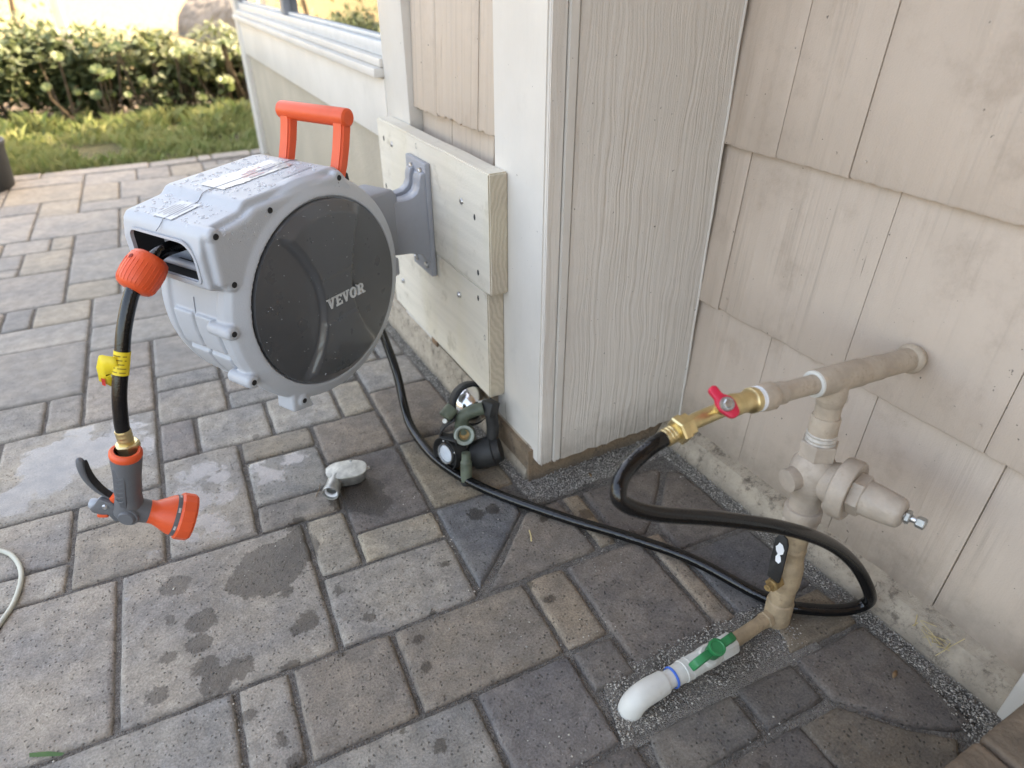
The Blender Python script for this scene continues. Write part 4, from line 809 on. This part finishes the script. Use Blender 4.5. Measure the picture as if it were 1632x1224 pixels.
# ================================================================== supply hose from the tap to the reel
sup = thing('supply_hose', (.5, .7, 0), 'long black hose looping from the brass tap across the paving up to the reel', 'hose')
SP = [(0.4086, 0.406, 0.3895), (0.3887, 0.4053, 0.3862), (0.3717, 0.4053, 0.3784), (0.3503, 0.4014, 0.3685), (0.3355, 0.3922, 0.358), (0.3376, 0.385, 0.3442), (0.3717, 0.3727, 0.3245), (0.4516, 0.3578, 0.2931), (0.5449, 0.3418, 0.2488), (0.6391, 0.338, 0.1817), (0.7079, 0.3305, 0.1135), (0.737, 0.314, 0.062), (0.753, 0.318, 0.024), (0.722, 0.333, 0.0105), (.671, .367, .0095), (.654, .3885, .0095), (.637, .419, .0095), (.600, .514, .0095), (.543, .600, .0095), (.477, .686, .0095), (.410, .786, .0095), (.372, .861, .0095), (.348, .948, .0095), (.344, 1.045, .015), (.350, 1.098, .036), (.354, 1.138, .092), (.350, 1.178, .15), (.338, 1.20, .22), (.325, 1.195, .30)]
O('tube', MB().tube(spline(SP, 12), .0086, 18), mt['hose'], sup)
d0 = (Vector(SP[0]) - Vector(SP[1])).normalized(); b0 = Vector(SP[0]); KB = .84
def kb_(L): return [(r_ * KB, t_ * KB) for r_, t_ in L]
O('brass_ferrule', MB().lathe(kb_([(0, -.010), (.0108, -.010), (.0116, -.008), (.0116, -.006), (.0108, -.0045), (.0116, -.003), (.0116, -.001), (.0108, .0005), (.0116, .002), (.0116, .004), (.0108, .0055), (.0108, .012), (0, .012)]), b0, d0, 24), mt['brass'], sup)
O('coupling_nut', MB().lathe(kb_([(0, .009), (.0165, .009), (.0185, .011), (.0185, .020), (.0160, .022), (.0160, .030), (0, .030)]), b0, d0, 6), mt['brass'], sup)

# ================================================================== pipework
pw = thing('water_pipe', (.639, .373, 0), 'tan painted water pipe with pressure regulator, tap and white drain valve', 'pipe')
B0 = Vector((.639, .373, 0)); T0 = Vector((.6565, .4028, .3855)); rd = (T0 - B0).normalized(); LR = (T0 - B0).length
def rz(t_): return B0 + rd * t_
WALLP = Vector((.800, .4005, .3735)); E0 = Vector((0.52, 0.4051, 0.397)); hd_ = (E0 - WALLP).normalized()
riser = O('riser', MB().lathe([(0, -.03), (.0186, -.03), (.0186, .033), (.0180, .035), (.0168, .036), (.0168, .062), (0, .062)], B0, rd, 32), mt['pipelow'], pw)
O('lower_pipe', MB().lathe([(0, .06), (.0172, .06), (.0182, .064), (.0192, .070), (.0192, .098), (.018, .106), (.0160, .110), (.0160, .128), (.0166, .129), (.0166, .131), (.0160, .132), (.0160, .150), (.0174, .151), (.0174, .168), (0, .168)], B0, rd, 32), mt['pipelow'], pw)
VD = Vector((-.97, -.12, 0)).normalized()
bv = O('isolating_valve_nut', MB().hexn(rz(.085) + VD * .020, rz(.085) + VD * .038, .0095), mt['rust'], pw)
O('stem_bolt', MB().cyl(rz(.085) + VD * .037, rz(.085) + VD * .046, .005, 12), mt['rust'], bv)
lv0 = rz(.085) + VD * .034; lz = rd; ly = VD; lx = Vector((.12, -.97, 0)).normalized()
O('lever', MB().prism([(-.009, -.002), (.009, -.002), (.010, .020), (.0095, .062), (.006, .071), (0, .073), (-.006, .071), (-.0095, .062), (-.010, .020)], lv0 + rd * .012, lx, lz, ly, -.0015, .0025, .001), mt['black'], pw)
O('paint_smear', MB().prism([(-.002, .030), (.003, .029), (.0055, .034), (.004, .040), (.002, .043), (.006, .047), (.0065, .054), (.003, .060), (-.002, .061), (-.0035, .056), (-.006, .052), (-.004, .046), (-.001, .043), (-.003, .037)], lv0 + rd * .012, lx, lz, ly, .0025, .0030), mt['tape'], pw)
reg = O('regulator_body', MB().lathe([(0, .17), (.0175, .17), (.0175, .180), (.0225, .181), (.0238, .184), (.0238, .196), (.0225, .199), (.0192, .200), (.0188, .216), (.0210, .222), (.026, .232), (.0285, .245), (.029, .256), (.027, .268), (.0215, .277), (.0180, .281), (0, .281)], B0, rd, 36), mt['pipel'], pw)
O('union_nut', MB().hexn(rz(.168), rz(.183), .0248), mt['pipel'], pw); O('hex_nut', MB().hexn(rz(.279), rz(.301), .0232), mt['pipel'], pw)
O('side_lug', MB().lathe([(0, 0), (.012, 0), (.015, .004), (.015, .020), (0, .022)], rz(.252) + Vector((-.018, .004, 0)), (-1, .15, -.1), 20), mt['pipel'], reg)
ga = Vector((.24, -.96, .04)).normalized(); gc = rz(.252)
O('bonnet', MB().lathe([(0, .012), (.022, .012), (.026, .022), (.0285, .030), (.0375, .033), (.0392, .036), (.0392, .050), (.0375, .053), (.034, .0535), (.032, .052), (0, .052)], gc, ga, 44), mt['pipel'], pw)
O('bonnet_hex', MB().hexn(gc + ga * .0515, gc + ga * .066, .0268), mt['pipel'], pw)
cap = O('spring_cap', MB().lathe([(0, .064), (.0215, .064), (.0225, .067), (.0215, .082), (.0190, .104), (.0175, .108), (.014, .1105), (0, .111)], gc, ga, 36), mt['pipel'], pw)
O('adjusting_screw', MB().lathe([(0, .108), (.0042, .108), (.0042, .113), (.0035, .1135), (.0042, .115), (.0035, .116), (.0042, .118), (.0042, .126), (0, .126)], gc, ga, 14), mt['steel'], pw)
O('lock_nut', MB().hexn(gc + ga * .112, gc + ga * .118, .0085), mt['castal'], pw); O('screw_head', MB().hexn(gc + ga * .124, gc + ga * .134, .0072), mt['castal'], pw)
O('thread_ring', MB().lathe([(0, .298), (.0158, .298), (.0180, .301), (.0170, .303), (.0184, .306), (.0172, .309), (.0182, .312), (.0160, .315), (0, .315)], B0, rd, 28), plain('painted_thread', (.50, .46, .41), .5, var=.2, vscale=120), pw)
O('upper_pipe', MB().lathe([(0, .31), (.0172, .31), (.0172, .335), (.0166, .3365), (.0150, .337), (.0150, .352), (.0158, .353), (.0160, .362), (.0166, .3625), (.0168, .372), (0, .372)], B0, rd, 32), mt['pipe'], pw)
tee = MB().lathe([(0, .360), (.0172, .360), (.0176, .363), (.0168, .38), (.0165, LR), (0, LR)], B0, rd, 32)
tc = WALLP + hd_ * ((T0 - WALLP).dot(hd_)); s0 = (tc - WALLP).length
tee.lathe([(0, s0 - .045), (.0160, s0 - .045), (.0170, s0 - .042), (.0170, s0 + .034), (.0160, s0 + .037), (0, s0 + .037)], WALLP, hd_, 36)
O('tee', tee, mt['pipe'], pw, True, 50)
O('tee_rim', MB().lathe([(.0118, s0 + .0365), (.0160, s0 + .0365), (.0162, s0 + .038), (.0155, s0 + .0395), (.0118, s0 + .0395)], WALLP, hd_, 32), mt['pvc'], pw)
LE = (E0 - WALLP).length
O('wall_pipe', MB().lathe([(0, -.03), (.0150, -.03), (.0150, s0 - .078), (.0160, s0 - .077), (.0160, s0 - .044), (0, s0 - .044)], WALLP, hd_, 32), mt['pipe'], pw)
O('wall_collar', MB().lathe([(.0151, .0), (.0190, 0), (.0196, .002), (.0192, .004), (.0172, .007), (.0151, .009)], WALLP, hd_, 32), mt['pipe'], pw)
O('branch_pipe', MB().lathe([(0, s0 + .034), (.0115, s0 + .034), (.0115, LE - .048), (.0132, LE - .047), (.0132, LE - .030), (.0126, LE - .029), (0, LE - .029)], WALLP, hd_, 32), mt['pipe'], pw)
O('adapter', MB().lathe([(0, LE - .030), (.0158, LE - .030), (.0166, LE - .028), (.0164, LE - .016), (.0148, LE - .011), (0, LE - .011)], WALLP, hd_, 10), mt['pipe'], pw)
O('thread_tape', MB().lathe([(0, LE - .0115), (.0138, LE - .0115), (.0146, LE - .010), (.0136, LE - .008), (.0146, LE - .006), (.0132, LE - .003), (0, LE - .003)], WALLP, hd_, 24), mt['tape'], pw)
bib = part_empty('tap', E0, pw); NE = b0 + d0 * .022
O('tap_body', MB().lathe(kb_([(0, -.006), (.0168, -.006), (.0172, -.002), (.0172, .003), (.0145, .006), (.0135, .020), (.0145, .026), (.0155, .034), (.014, .042), (0, .046)]), E0, hd_, 26), mt['brass'], bib)
te = E0 + hd_ * .028
O('tap_outlet', MB().tube(spline([te, te + hd_ * .010 + Vector((0, 0, -.001)), NE + d0 * .014, NE - d0 * .004], 6), .0085, 18), mt['brass'], bib)
up_ = (Vector((-.35, -.62, .70))).normalized(); hc = te + hd_ * .020
O('tap_stem', MB().cyl(hc, hc + up_ * .022, .0075, 18), mt['brass'], bib)
hw = MB(); wx = Vector((.42, -.25, -.80)); wx = (wx - up_ * wx.dot(up_)).normalized(); wy = up_.cross(wx)
hw.prism([(0.0136, -0.006), (0.016, -0.0024), (0.016, 0.0024), (0.0136, 0.006), (0.008, 0.008), (0.0032, 0.0096), (-0.0032, 0.0096), (-0.0072, 0.0072), (-0.0112, 0.0048), (-0.0208, 0.00576), (-0.024, 0.0024), (-0.0232, -0.0028), (-0.02, -0.0048), (-0.0112, -0.0048), (-0.0072, -0.008), (0.0, -0.0096), (0.0072, -0.008)], hc + up_ * .020, wx, wy, up_, 0, .008, .002)
wing = O('wing_handle', hw, mt['red'], bib)
O('handle_nut', MB().lathe([(0, .010), (.0068, .010), (.0074, .0085), (.0078, .006), (0, .006)], hc + up_ * .0215, up_, 20), mt['castal'], wing); O('handle_bolt', MB().hexn(hc + up_ * .031, hc + up_ * .0342, .005), mt['steel'], wing)
# white drain valve lying on the sand
dvv = part_empty('drain_valve', (.48, .363, 0), pw); dvv['label'] = 'white plastic drain valve with green lever'
YV, ZV0 = .364, .0150
def dx(x, dy=0., dz=0.): return Vector((x, YV + dy + (x - .36) * .012, ZV0 + dz))
XD = Vector((-1, -.012, 0)).normalized()
O('drain_pipe', MB().cyl(dx(.632, .008, -.0065), dx(.53, 0, 0), .0098, 24), mt['pipelow'], dvv)
O('drain_collar', MB().hexn(dx(.6215, .007, -.006), dx(.612, .0065, -.0055), .0128), mt['pipelow'], dvv)
O('end_nut', MB().lathe([(0, 0), (.0138, 0), (.0156, .003), (.0156, .026), (.0148, .029), (0, .029)], dx(.543), XD, 8), mt['pvc'], dvv)
O('valve_body', MB().lathe([(0, .026), (.0125, .026), (.0142, .032), (.0152, .038), (.0152, .052), (.0142, .058), (.0144, .078), (.0149, .0785), (.0149, .0805), (.0144, .081), (.0144, .0875), (.0149, .088), (.0149, .090), (.0138, .0905), (.0132, .106), (0, .106)], dx(.543), XD, 32), mt['pvc'], dvv)
O('blue_ring', MB().lathe([(.0128, .1055), (.0142, .1055), (.0146, .107), (.0142, .1085), (.0128, .1085)], dx(.543), XD, 32), mt['blue'], dvv)
O('neck', MB().lathe([(0, .105), (.0118, .105), (.0118, .128), (0, .128)], dx(.543), XD, 28), mt['pvc'], dvv)
el = [dx(.422), dx(.408), dx(.394), dx(.384, 0, -.002), dx(.376, 0, -.007), dx(.371, 0, -.015), dx(.369, 0, -.026)]
O('elbow', MB().tube(spline(el, 5), [.0150 + .0010 * min(1, k / 6) for k in range(31)], 28), mt['pvc'], dvv)
sb = dx(.493) - Vector((0, 0, .004)); upv = Vector((0, -.30, .954)).normalized()
O('valve_bonnet', MB().lathe([(0, .004), (.0135, .004), (.0135, .0175), (.012, .020), (0, .0205)], sb, upv, 24), mt['pvc'], dvv)
gl = O('green_hub', MB().lathe([(0, .024), (.0085, .024), (.0095, .026), (.0105, .040), (.0115, .044), (.0112, .048), (.009, .0485), (.008, .047), (0, .047)], sb, upv, 24), mt['green'], dvv)
gx = Vector((1, .10, 0)); gx = (gx - upv * gx.dot(upv)).normalized(); gy = upv.cross(gx)
for s_ in (1, -1):
    O('green_wing', MB().prism([(.008 * s_, .030), (.008 * s_, .043), (.024 * s_, .0455), (.036 * s_, .041), (.040 * s_, .033), (.0395 * s_, .0265), (.032 * s_, .025), (.024 * s_, .033)], sb, gx, upv, gy, -.0055, .0055, .002), mt['green'], gl)

# ================================================================== discarded lamp and conduit box
lamp = thing('spot_lamp', (.41, .91, 0), 'old green two-headed spot lamp lying against the corner post', 'lamp')
cdir = Vector((-.35, -.76, .55))
hA = Vector((.4405, .966, .088)); dA = (cdir * .85 + e_ * .40 + Vector((0, 0, -.22))).normalized()
O('reflector', MB().lathe([(.0375, -.003), (.0372, .004), (.0350, .013), (.030, .022), (.022, .0295), (.012, .034), (0, .0355)], hA, dA, 44), mt['chrome'], lamp)
O('rim', MB().lathe([(0, -.016), (.0395, -.016), (.0430, -.013), (.0440, -.004), (.0430, .003), (.0400, .0055), (.0372, .0045), (.0365, .0)], hA, dA, 44), mt['black'], lamp)
hB = Vector((.3615, .912, .036)); dB = (e_ * -.66 + nf * .70 + Vector((0, 0, .15))).normalized()
O('lens', MB().lathe([(0, .0045), (.010, .004), (.0160, .002), (.0172, .0), (0, -.002)], hB, dB, 32), mt['lens'], lamp)
O('bezel', MB().lathe([(.0165, .001), (.0185, .0035), (.0205, .0015), (.022, -.003), (.0265, -.004), (.0295, 0), (.0305, .005), (.0320, .005), (.0325, -.012), (.0315, -.024), (.028, -.026), (0, -.026)], hB, dB, 40), mt['black'], lamp)
O('lens_ring', MB().lathe([(.0168, .001), (.0176, .0042), (.0196, .0042), (.0204, .001)], hB, dB, 36), mt['steel'], lamp)
u3, v3, _ = basis(dB)
for k in range(4): O('rim_screw', MB().sphere(hB + (u3 * math.cos(k * 1.57 + .5) + v3 * math.sin(k * 1.57 + .5)) * .0238 + dB * -.001, .0024, 10), mt['steel'], lamp)
O('head_shell', MB().lathe([(0, -.024), (.0275, -.024), (.0265, -.038), (.022, -.052), (.012, -.060), (0, -.062)], hB, dB, 36), plain('lamp_shell', (.14, .13, .115), .5, .3, var=.3, dirt=.5, dirtcol=(.06, .05, .04)), lamp)
hub = Vector((.3985, .9105, .068)); dH = (cdir * .9 + Vector((0, 0, -.12))).normalized()
O('socket', MB().lathe([(.0, .004), (.0085, .004), (.0095, .010), (.0125, .013), (.0160, .0165), (.0185, .0155), (.0200, .010), (.0205, -.004), (.0185, -.016), (0, -.020)], hub, dH, 36), mt['olive'], lamp)
O('socket_rim', MB().lathe([(.0125, .0130), (.0160, .0168), (.0182, .0160), (.0188, .0145)], hub, dH, 36), plain('worn_rim', (.34, .38, .34), .5, var=.3, vscale=60, dirt=.4), lamp)
O('socket_thread', MB().lathe([(0, .0055), (.0070, .006), (.0080, .009), (.0092, .0095), (.0096, .0045)], hub, dH, 24), mt['rust'], lamp)
O('yoke', MB().tube(spline([hub - dH * .010, hub - dH * .008 + e_ * -.004 + Vector((0, 0, .020)), hub + e_ * .002 + Vector((0, .004, .038)), hub + e_ * .020 + Vector((0, .006, .048)), hub + e_ * .040 + Vector((0, .008, .053))], 6), [.0150 - .0035 * min(1, k / 14) for k in range(25)], 20), mt['olive'], lamp)
O('swivel', MB().box((-.012, -.013, -.014), (.014, .013, .014), .004, Matrix.Translation(hub + e_ * .052 + Vector((0, .010, .052))) @ Matrix.Rotation(.4, 4, 'Z') @ Matrix.Rotation(.35, 4, 'Y')), mt['black'], lamp)
O('arm', MB().tube([hub + e_ * .054 + Vector((0, .010, .046)), hub + e_ * .056 + Vector((0, .006, .012)), hub + e_ * .050 + Vector((0, .0, -.02))], .0115, 16), mt['black'], lamp)
O('sensor_tube', MB().cyl(hub + e_ * -.014 + Vector((0, .012, .052)), hub + e_ * -.036 + Vector((0, -.004, .040)), .0125, 20), mt['olive'], lamp)
O('tube_screw', MB().cyl(hub + e_ * -.032 + nf * .008 + Vector((0, 0, .036)), hub + e_ * -.033 + nf * .0125 + Vector((0, 0, .038)), .005, 12), mt['castal'], lamp)
sp_ = spline([hub + e_ * -.014 + Vector((0, 0, .036)), hub + e_ * -.034 + Vector((0, -.002, .022)), hub + e_ * -.044 + Vector((0, -.004, .002)), hB + e_ * .018 + Vector((0, 0, .034)), hB + e_ * .022 + Vector((0, 0, .022))], 5)
sm_ = MB()
for p in sp_: sm_.v += [p + nf * .010, p - nf * .010]
sm_.f += [(2 * k, 2 * k + 1, 2 * k + 3, 2 * k + 2) for k in range(len(sp_) - 1)]
so = O('strap', sm_, mt['black'], lamp); so.modifiers.new('t', 'SOLIDIFY').thickness = .0025
O('rear_housing', MB().lathe([(0, -.035), (.018, -.034), (.020, -.024), (.026, -.022), (.0285, .0), (.0285, .016), (.025, .018), (.022, .03), (0, .032)], Vector((.428, .885, .031)), (e_ * .8 + Vector((0, 0, .25))).normalized(), 32), mt['black'], lamp)
kb = Vector((.3735, .8545, .0)); kt = kb + Vector((.008, .014, .062))
O('adjust_knob', MB().lathe([(0, .002), (.0085, .002), (.0098, .005)] + [(.0100 + (.0006 if k % 2 else 0), .008 + k * .0032) for k in range(12)] + [(.0085, .047), (.0080, .062), (0, .063)], kb, kt - kb, 24), mt['olive'], lamp)
O('knob_foot', MB().lathe([(0, -.001), (.0088, -.001), (.0104, .002), (.0104, .007), (0, .0075)], kb, kt - kb, 24), mt['black'], lamp)

box = thing('conduit_box', (.19, .965, 0), 'small grey metal conduit box with pale oval lid on the paving', 'box')
bc = Vector((.188, .968, .0)); bx = (e_ * .97 + nf * -.2).normalized(); by = ZV.cross(bx)
def oval(lx, ly, n=40): return [(lx * math.copysign(abs(math.cos(2 * math.pi * k / n)) ** .8, math.cos(2 * math.pi * k / n)), ly * math.copysign(abs(math.sin(2 * math.pi * k / n)) ** .8, math.sin(2 * math.pi * k / n))) for k in range(n)]
ob = MB()
for lx_, ly_, z in ((.020, .012, .0005), (.030, .019, .004), (.0345, .0225, .014), (.0355, .0235, .0245)): ob.v += [bc + bx * x + by * y + ZV * z for x, y in oval(lx_, ly_)]
for a in range(3): ob.f += [(a * 40 + k, a * 40 + (k + 1) % 40, a * 40 + 40 + (k + 1) % 40, a * 40 + 40 + k) for k in range(40)]
ob.f += [tuple(range(39, -1, -1)), tuple(range(120, 160))]; O('body', ob, mt['castal'], box)
O('lid', MB().prism(oval(.0365, .0245), bc, bx, by, ZV, .0248, .0285, .0012), mt['lidpaint'], box)
sa = bc + bx * -.020 - by * .010 + ZV * .0155; sb_ = bc + bx * -.028 - by * .046 + ZV * .0155
spo = (sb_ - sa); O('spout', MB().lathe([(.0, -.002), (.0135, -.002), (.0135, .030), (.0150, .031), (.0152, .038), (.0140, .0395), (.0122, .039), (.0118, .030), (.0105, .026), (.0105, .018), (.0, .017)], sa, spo, 32), mt['castal'], box)
O('spout_ring', MB().lathe([(.0122, .0345), (.0090, .033), (.0085, .030), (.0110, .029)], sa, spo, 28), mt['tape'], box)
for s_, q in ((1, .041), (-1, .036)): O('lid_screw', MB().cyl(bc + bx * (s_ * .034) + by * (.004 + .008 * (s_ < 0)) + ZV * .019, bc + bx * (s_ * q) + by * (.006 + .012 * (s_ < 0)) + ZV * .020, .0032, 12), mt['castal'], box)
O('lid_screw', MB().sphere(bc + bx * .008 + by * .022 + ZV * .0275, .0036, 12, (1, 1, .6)), mt['castal'], box)

# ================================================================== small things
tag(O('planter_pot', MB().lathe([(0, 0), (.155, 0), (.160, .006), (.172, .15), (.175, .17), (.180, .172), (.180, .186), (.170, .188), (.164, .17), (0, .16)], (-.645, 3.57, 0), (0, 0, 1), 48), mt['pot']), 'dark grey round planter at the edge of the lawn', 'planter')
cb = [(-.75, 1.35, .004), (-.52, 1.19, .004), (-.42, 1.115, .004), (-.356, 1.068, .004), (-.333, 1.036, .004), (-.3215, .99, .004), (-.327, .938, .004), (-.344, .897, .004), (-.40, .78, .004), (-.52, .60, .004)]
tag(O('garden_cable', MB().tube(spline(cb, 10), .0036, 10), mt['cable']), 'thin pale cable curving over the pavers at the left edge', 'cable')
tag(O('grass_blade', MB().add([(-.296, .659, .002), (-.262, .641, .0035), (-.258, .6425, .0045), (-.275, .653, .006), (-.296, .664, .003)], [(0, 1, 2, 3, 4)]), leaf_mat('cut_grass', (.05, .12, .025), (.08, .16, .04))), 'single green blade of grass in a paver joint', 'grass blade')
rr = random.Random(21)
stx = MB()
for k in range(18):
    c0 = Vector((.781, .235, .030)) + Vector((rr.gauss(0, .006), rr.gauss(0, .016), rr.uniform(-.004, .004))); d = Vector((rr.uniform(-.5, .5), rr.uniform(-1, 1), rr.uniform(-.3, .5))).normalized() * rr.uniform(.008, .022)
    stx.tube([c0 - d, c0 + Vector((0, 0, .002)), c0 + d], .0006, 4)
tag(O('straw_tuft', stx, mt['straw']), 'small tuft of dry straw on the foundation ledge below the regulator', 'straw')
def crumb(x, y, z, s, th, label):
    mb = MB(); 
    for k in range(5): a = th + k * .5; mb.v += [Vector((x + s * (k - 2) * .4 * math.cos(th), y + s * (k - 2) * .4 * math.sin(th), z + .002 + .0015 * math.sin(k * 1.3))) + Vector((-math.sin(th), math.cos(th), .3)) * (s * .28 * q * math.sin(math.pi * (k + .6) / 5.2)) for q in (-1, 1)]
    mb.f += [(2 * k, 2 * k + 1, 2 * k + 3, 2 * k + 2) for k in range(4)]; o = O('dead_leaf', mb, mt['dead']); o.modifiers.new('t', 'SOLIDIFY').thickness = .0006
    tag(o, label, 'leaf', 'leaf crumbs on the paving')
crumb(.705, .232, .001, .010, .3, 'curled dead leaf crumb on the dark paver below the regulator')
crumb(.583, .7645, .002, .009, 1.2, 'brown leaf crumb in the sand below the face board')
tag(O('twig', MB().tube([(.4035, .672, .004), (.4075, .680, .006), (.410, .690, .0095)], .0013, 6), mt['straw']), 'tiny pale twig in the joint beside the tan paver', 'twig')
tag(O('pine_needle', MB().tube([(.124, .951, .002), (.135, .968, .003), (.141, .984, .002)], .0005, 5), mt['dead']), 'thin dry needle on the paver beside the conduit box', 'needle')

# ================================================================== garden behind
rr = random.Random(4)
def leafset(n, place, size, seed, nrm_up=.5):
    r_ = random.Random(seed); vs = []; fs = []
    for k in range(n):
        p = place(r_)
        if p is None: continue
        s = size * r_.uniform(.6, 1.3); d = Vector((r_.gauss(0, 1), r_.gauss(0, 1), r_.gauss(0, .7))).normalized(); u_, v_, _ = basis(d); q = len(vs)
        vs += [p - d * s, p + u_ * s * .5 + v_ * s * .12, p + d * s, p - u_ * s * .5 + v_ * s * .12]; fs += [(q, q + 1, q + 2), (q, q + 2, q + 3)]
    return vs, fs
def shrub(cx, cy, rx, ry, h, mat, n, size, seed, label, stems=6):
    t_ = thing('garden_shrub', (cx, cy, -.03), label, 'shrub', 'shrubs of the hedge behind the lawn')
    lob = [(Vector((cx + random.uniform(-.6, .6) * rx, cy + random.uniform(-.6, .6) * ry, h * random.uniform(.12, .82))), random.uniform(.33, .55)) for _ in range(15)]
    def place(r_):
        c_, f_ = r_.choice(lob); d = Vector((r_.gauss(0, 1), r_.gauss(0, 1), r_.gauss(0, 1))).normalized() * (r_.random() ** .35)
        p = c_ + Vector((d.x * rx * f_, d.y * ry * f_, d.z * h * f_ * .75)); return p if p.z > -.02 else None
    O('crown', leafset(n, place, size, seed), mat, t_, False)
    sm2 = MB()
    for k in range(stems):
        a = Vector((cx + random.uniform(-.4, .4) * rx, cy + random.uniform(-.3, .3) * ry, -.05)); sm2.tube([a, a + Vector((random.uniform(-.08, .08), random.uniform(-.08, .08), h * .45)), a + Vector((random.uniform(-.2, .2), random.uniform(-.2, .2), h * .9))], [.012, .008, .003], 6)
    O('stems', sm2, mt['stem'], t_)
L_ = [('dense dark green shrub just beyond the left edge of the view', -1.35), ('dark green shrub at the far left of the hedge, behind the planter', -.75), ('dark leafy shrub at the middle of the hedge', -.2), ('paler olive shrub behind the succulent rosettes', .35), ('olive shrub at the hedge end beside the house corner', .95)]
for k, (lb, x) in enumerate(L_):
    shrub(x, 5.35 + random.uniform(-.1, .1), .46, .46, .50 + random.uniform(-.03, .05) - .03 * (x > 0), mt['leafA' if x < 0 else 'leafB'], 5200, .033, 40 + k, lb)
for k, x in enumerate((-2.1, -2.9, -3.8)): shrub(x, 5.2 + .1 * k, .5, .5, .62, mt['leafA'], 1600, .034, 60 + k, ('round dark shrub beyond the left edge of the view', 'second dark shrub beyond the left edge of the view', 'last dark shrub beyond the left edge of the view')[k])
# succulent rosettes on bare stems
def rosette(p, s, tilt):
    mb = MB(); u_, v_, d = basis(tilt)
    for ringk, (nl, rr_, lift) in enumerate(((9, 1., .12), (8, .72, .32), (6, .42, .5))):
        for k in range(nl):
            a = 2 * math.pi * (k + .5 * ringk) / nl; rd_ = u_ * math.cos(a) + v_ * math.sin(a); tg_ = d.cross(rd_)
            b_ = p + d * (.04 * s * ringk); tip = b_ + rd_ * (s * rr_) + d * (s * lift * rr_); mid = b_ + rd_ * (s * rr_ * .68) + d * (s * lift * rr_ * .45); wv = s * .27 * rr_ + .002
            q = len(mb.v); mb.v += [b_ - tg_ * wv * .25, b_ + tg_ * wv * .25, mid + tg_ * wv, tip, mid - tg_ * wv]; mb.f.append((q, q + 1, q + 2, q + 3, q + 4))
    return mb
PL = [(-.28, 4.98, 4), (-.05, 5.0, 8), (.16, 4.99, 10), (.36, 5.0, 10), (.55, 5.0, 10), (.74, 5.02, 10), (.95, 5.05, 6)]
WORDS = ['leftmost rosette succulent at the edge of the dark shrub', 'second rosette succulent from the left along the hedge', 'third rosette succulent from the left along the hedge', 'middle rosette succulent of the row', 'third rosette succulent from the house corner', 'second rosette succulent from the house corner', 'rosette succulent nearest the house corner']
for (x, y, n), lb in zip(PL, WORDS):
    t_ = thing('succulent', (x, y, -.03), lb, 'succulent', 'rosette succulents in front of the hedge')
    for k in range(n):
        p = Vector((x + rr.uniform(-.12, .12), y + rr.uniform(-.12, .1), rr.uniform(.09, .40))); tl = Vector((rr.uniform(-.5, .5), rr.uniform(-1, -.2), 1.))
        O('rosette', rosette(p, rr.uniform(.024, .045), tl), mt['suc'], t_, False)
        O('stem', MB().tube([(x + rr.uniform(-.06, .06), y, -.04), p + Vector((0, .03, -.07)), p], [.008, .007, .006], 6), mt['stem'], t_)
# lawn
vs = []; fs = []
for k in range(15000):
    y = 3.735 + 1.25 * rr.random() ** 1.15; x = rr.uniform(-3.2, 1.15); x = rr.uniform(-1.0, 1.0) if rr.random() < .65 else x
    if y < 3.75 + .028 * max(0, x) + .02 * mnoise.noise((x * 8, 0, 0)): continue
    if mnoise.noise((x * 3.1, y * 3.1, 9)) < -.12: continue
    h = rr.uniform(.02, .075) * (1 + .6 * mnoise.noise((x * 4, y * 4, 3))) * (1.5 if y > 4.5 else 1.); th = rr.uniform(0, 6.28); w2 = rr.uniform(.002, .0045); l2 = rr.uniform(.2, .9) * h; q = len(vs)
    a = Vector((x, y, -.03)); s_ = Vector((math.cos(th), math.sin(th), 0)) * w2; d = Vector((-math.sin(th), math.cos(th), 0)) * l2
    vs += [a - s_, a + s_, a + d * .4 + s_ * .8 + ZV * h * .7, a + d + ZV * h, a + d * .4 - s_ * .8 + ZV * h * .7]; fs.append((q, q + 1, q + 2, q + 3, q + 4))
g_ = O('lawn_grass', (vs, fs), mt['grass'], None, 'raw'); g_['kind'] = 'stuff'
sheet('lawn_soil', -6, 1.48, 3.72, 5.3, -.035, grain_mat('lawn_soil', (.10, .085, .045), (.06, .075, .025), 90, .01, (.05, .06, .02)))
# far garden: white post, twiggy tree, grey bank
tag(O('white_post', MB().box((-.36, 9.0, -.05), (-.27, 9.1, 1.5), .01), mt['frame']), 'white post standing in the sunny field behind the hedge', 'post')
bm_ = bmesh.new(); bmesh.ops.create_icosphere(bm_, subdivisions=4, radius=1)
for v in bm_.verts: v.co = Vector((3.1 + v.co.x * 2.1, 11.5 + v.co.y * 2.5, -.1 + v.co.z * .95)) * 1 + v.co * (.18 * mnoise.noise(v.co * 2.3))
tag(O('earth_bank', MB().bm(bm_), mt['rock']), 'smooth grey earth mound beyond the hedge beside the house', 'mound'); bm_.free()
t_ = thing('bare_tree', (-.66, 8.4, -.05), 'sparse twiggy tree at the top left beyond the hedge', 'tree')
tm = MB(); tips = []
def grow(p, d, L, r0, n):
    q = p + d * L; tm.tube([p, (p + q) / 2 + Vector((random.uniform(-.03, .03), 0, 0)), q], [r0, r0 * .8, r0 * .6], 6); tips.append(q)
    if n:
        for k in range(3): grow(q, (d + Vector((random.uniform(-.7, .7), random.uniform(-.7, .7), random.uniform(-.1, .5)))).normalized(), L * .68, r0 * .6, n - 1)
grow(Vector((-.66, 8.4, -.05)), Vector((.05, 0, 1)), .62, .035, 3)
O('trunk', tm, mt['stem'], t_)
O('crown', leafset(1500, lambda r_: r_.choice(tips) + Vector((r_.gauss(0, .16), r_.gauss(0, .16), r_.gauss(0, .13))), .035, 77), mt['leafB'], t_, False)
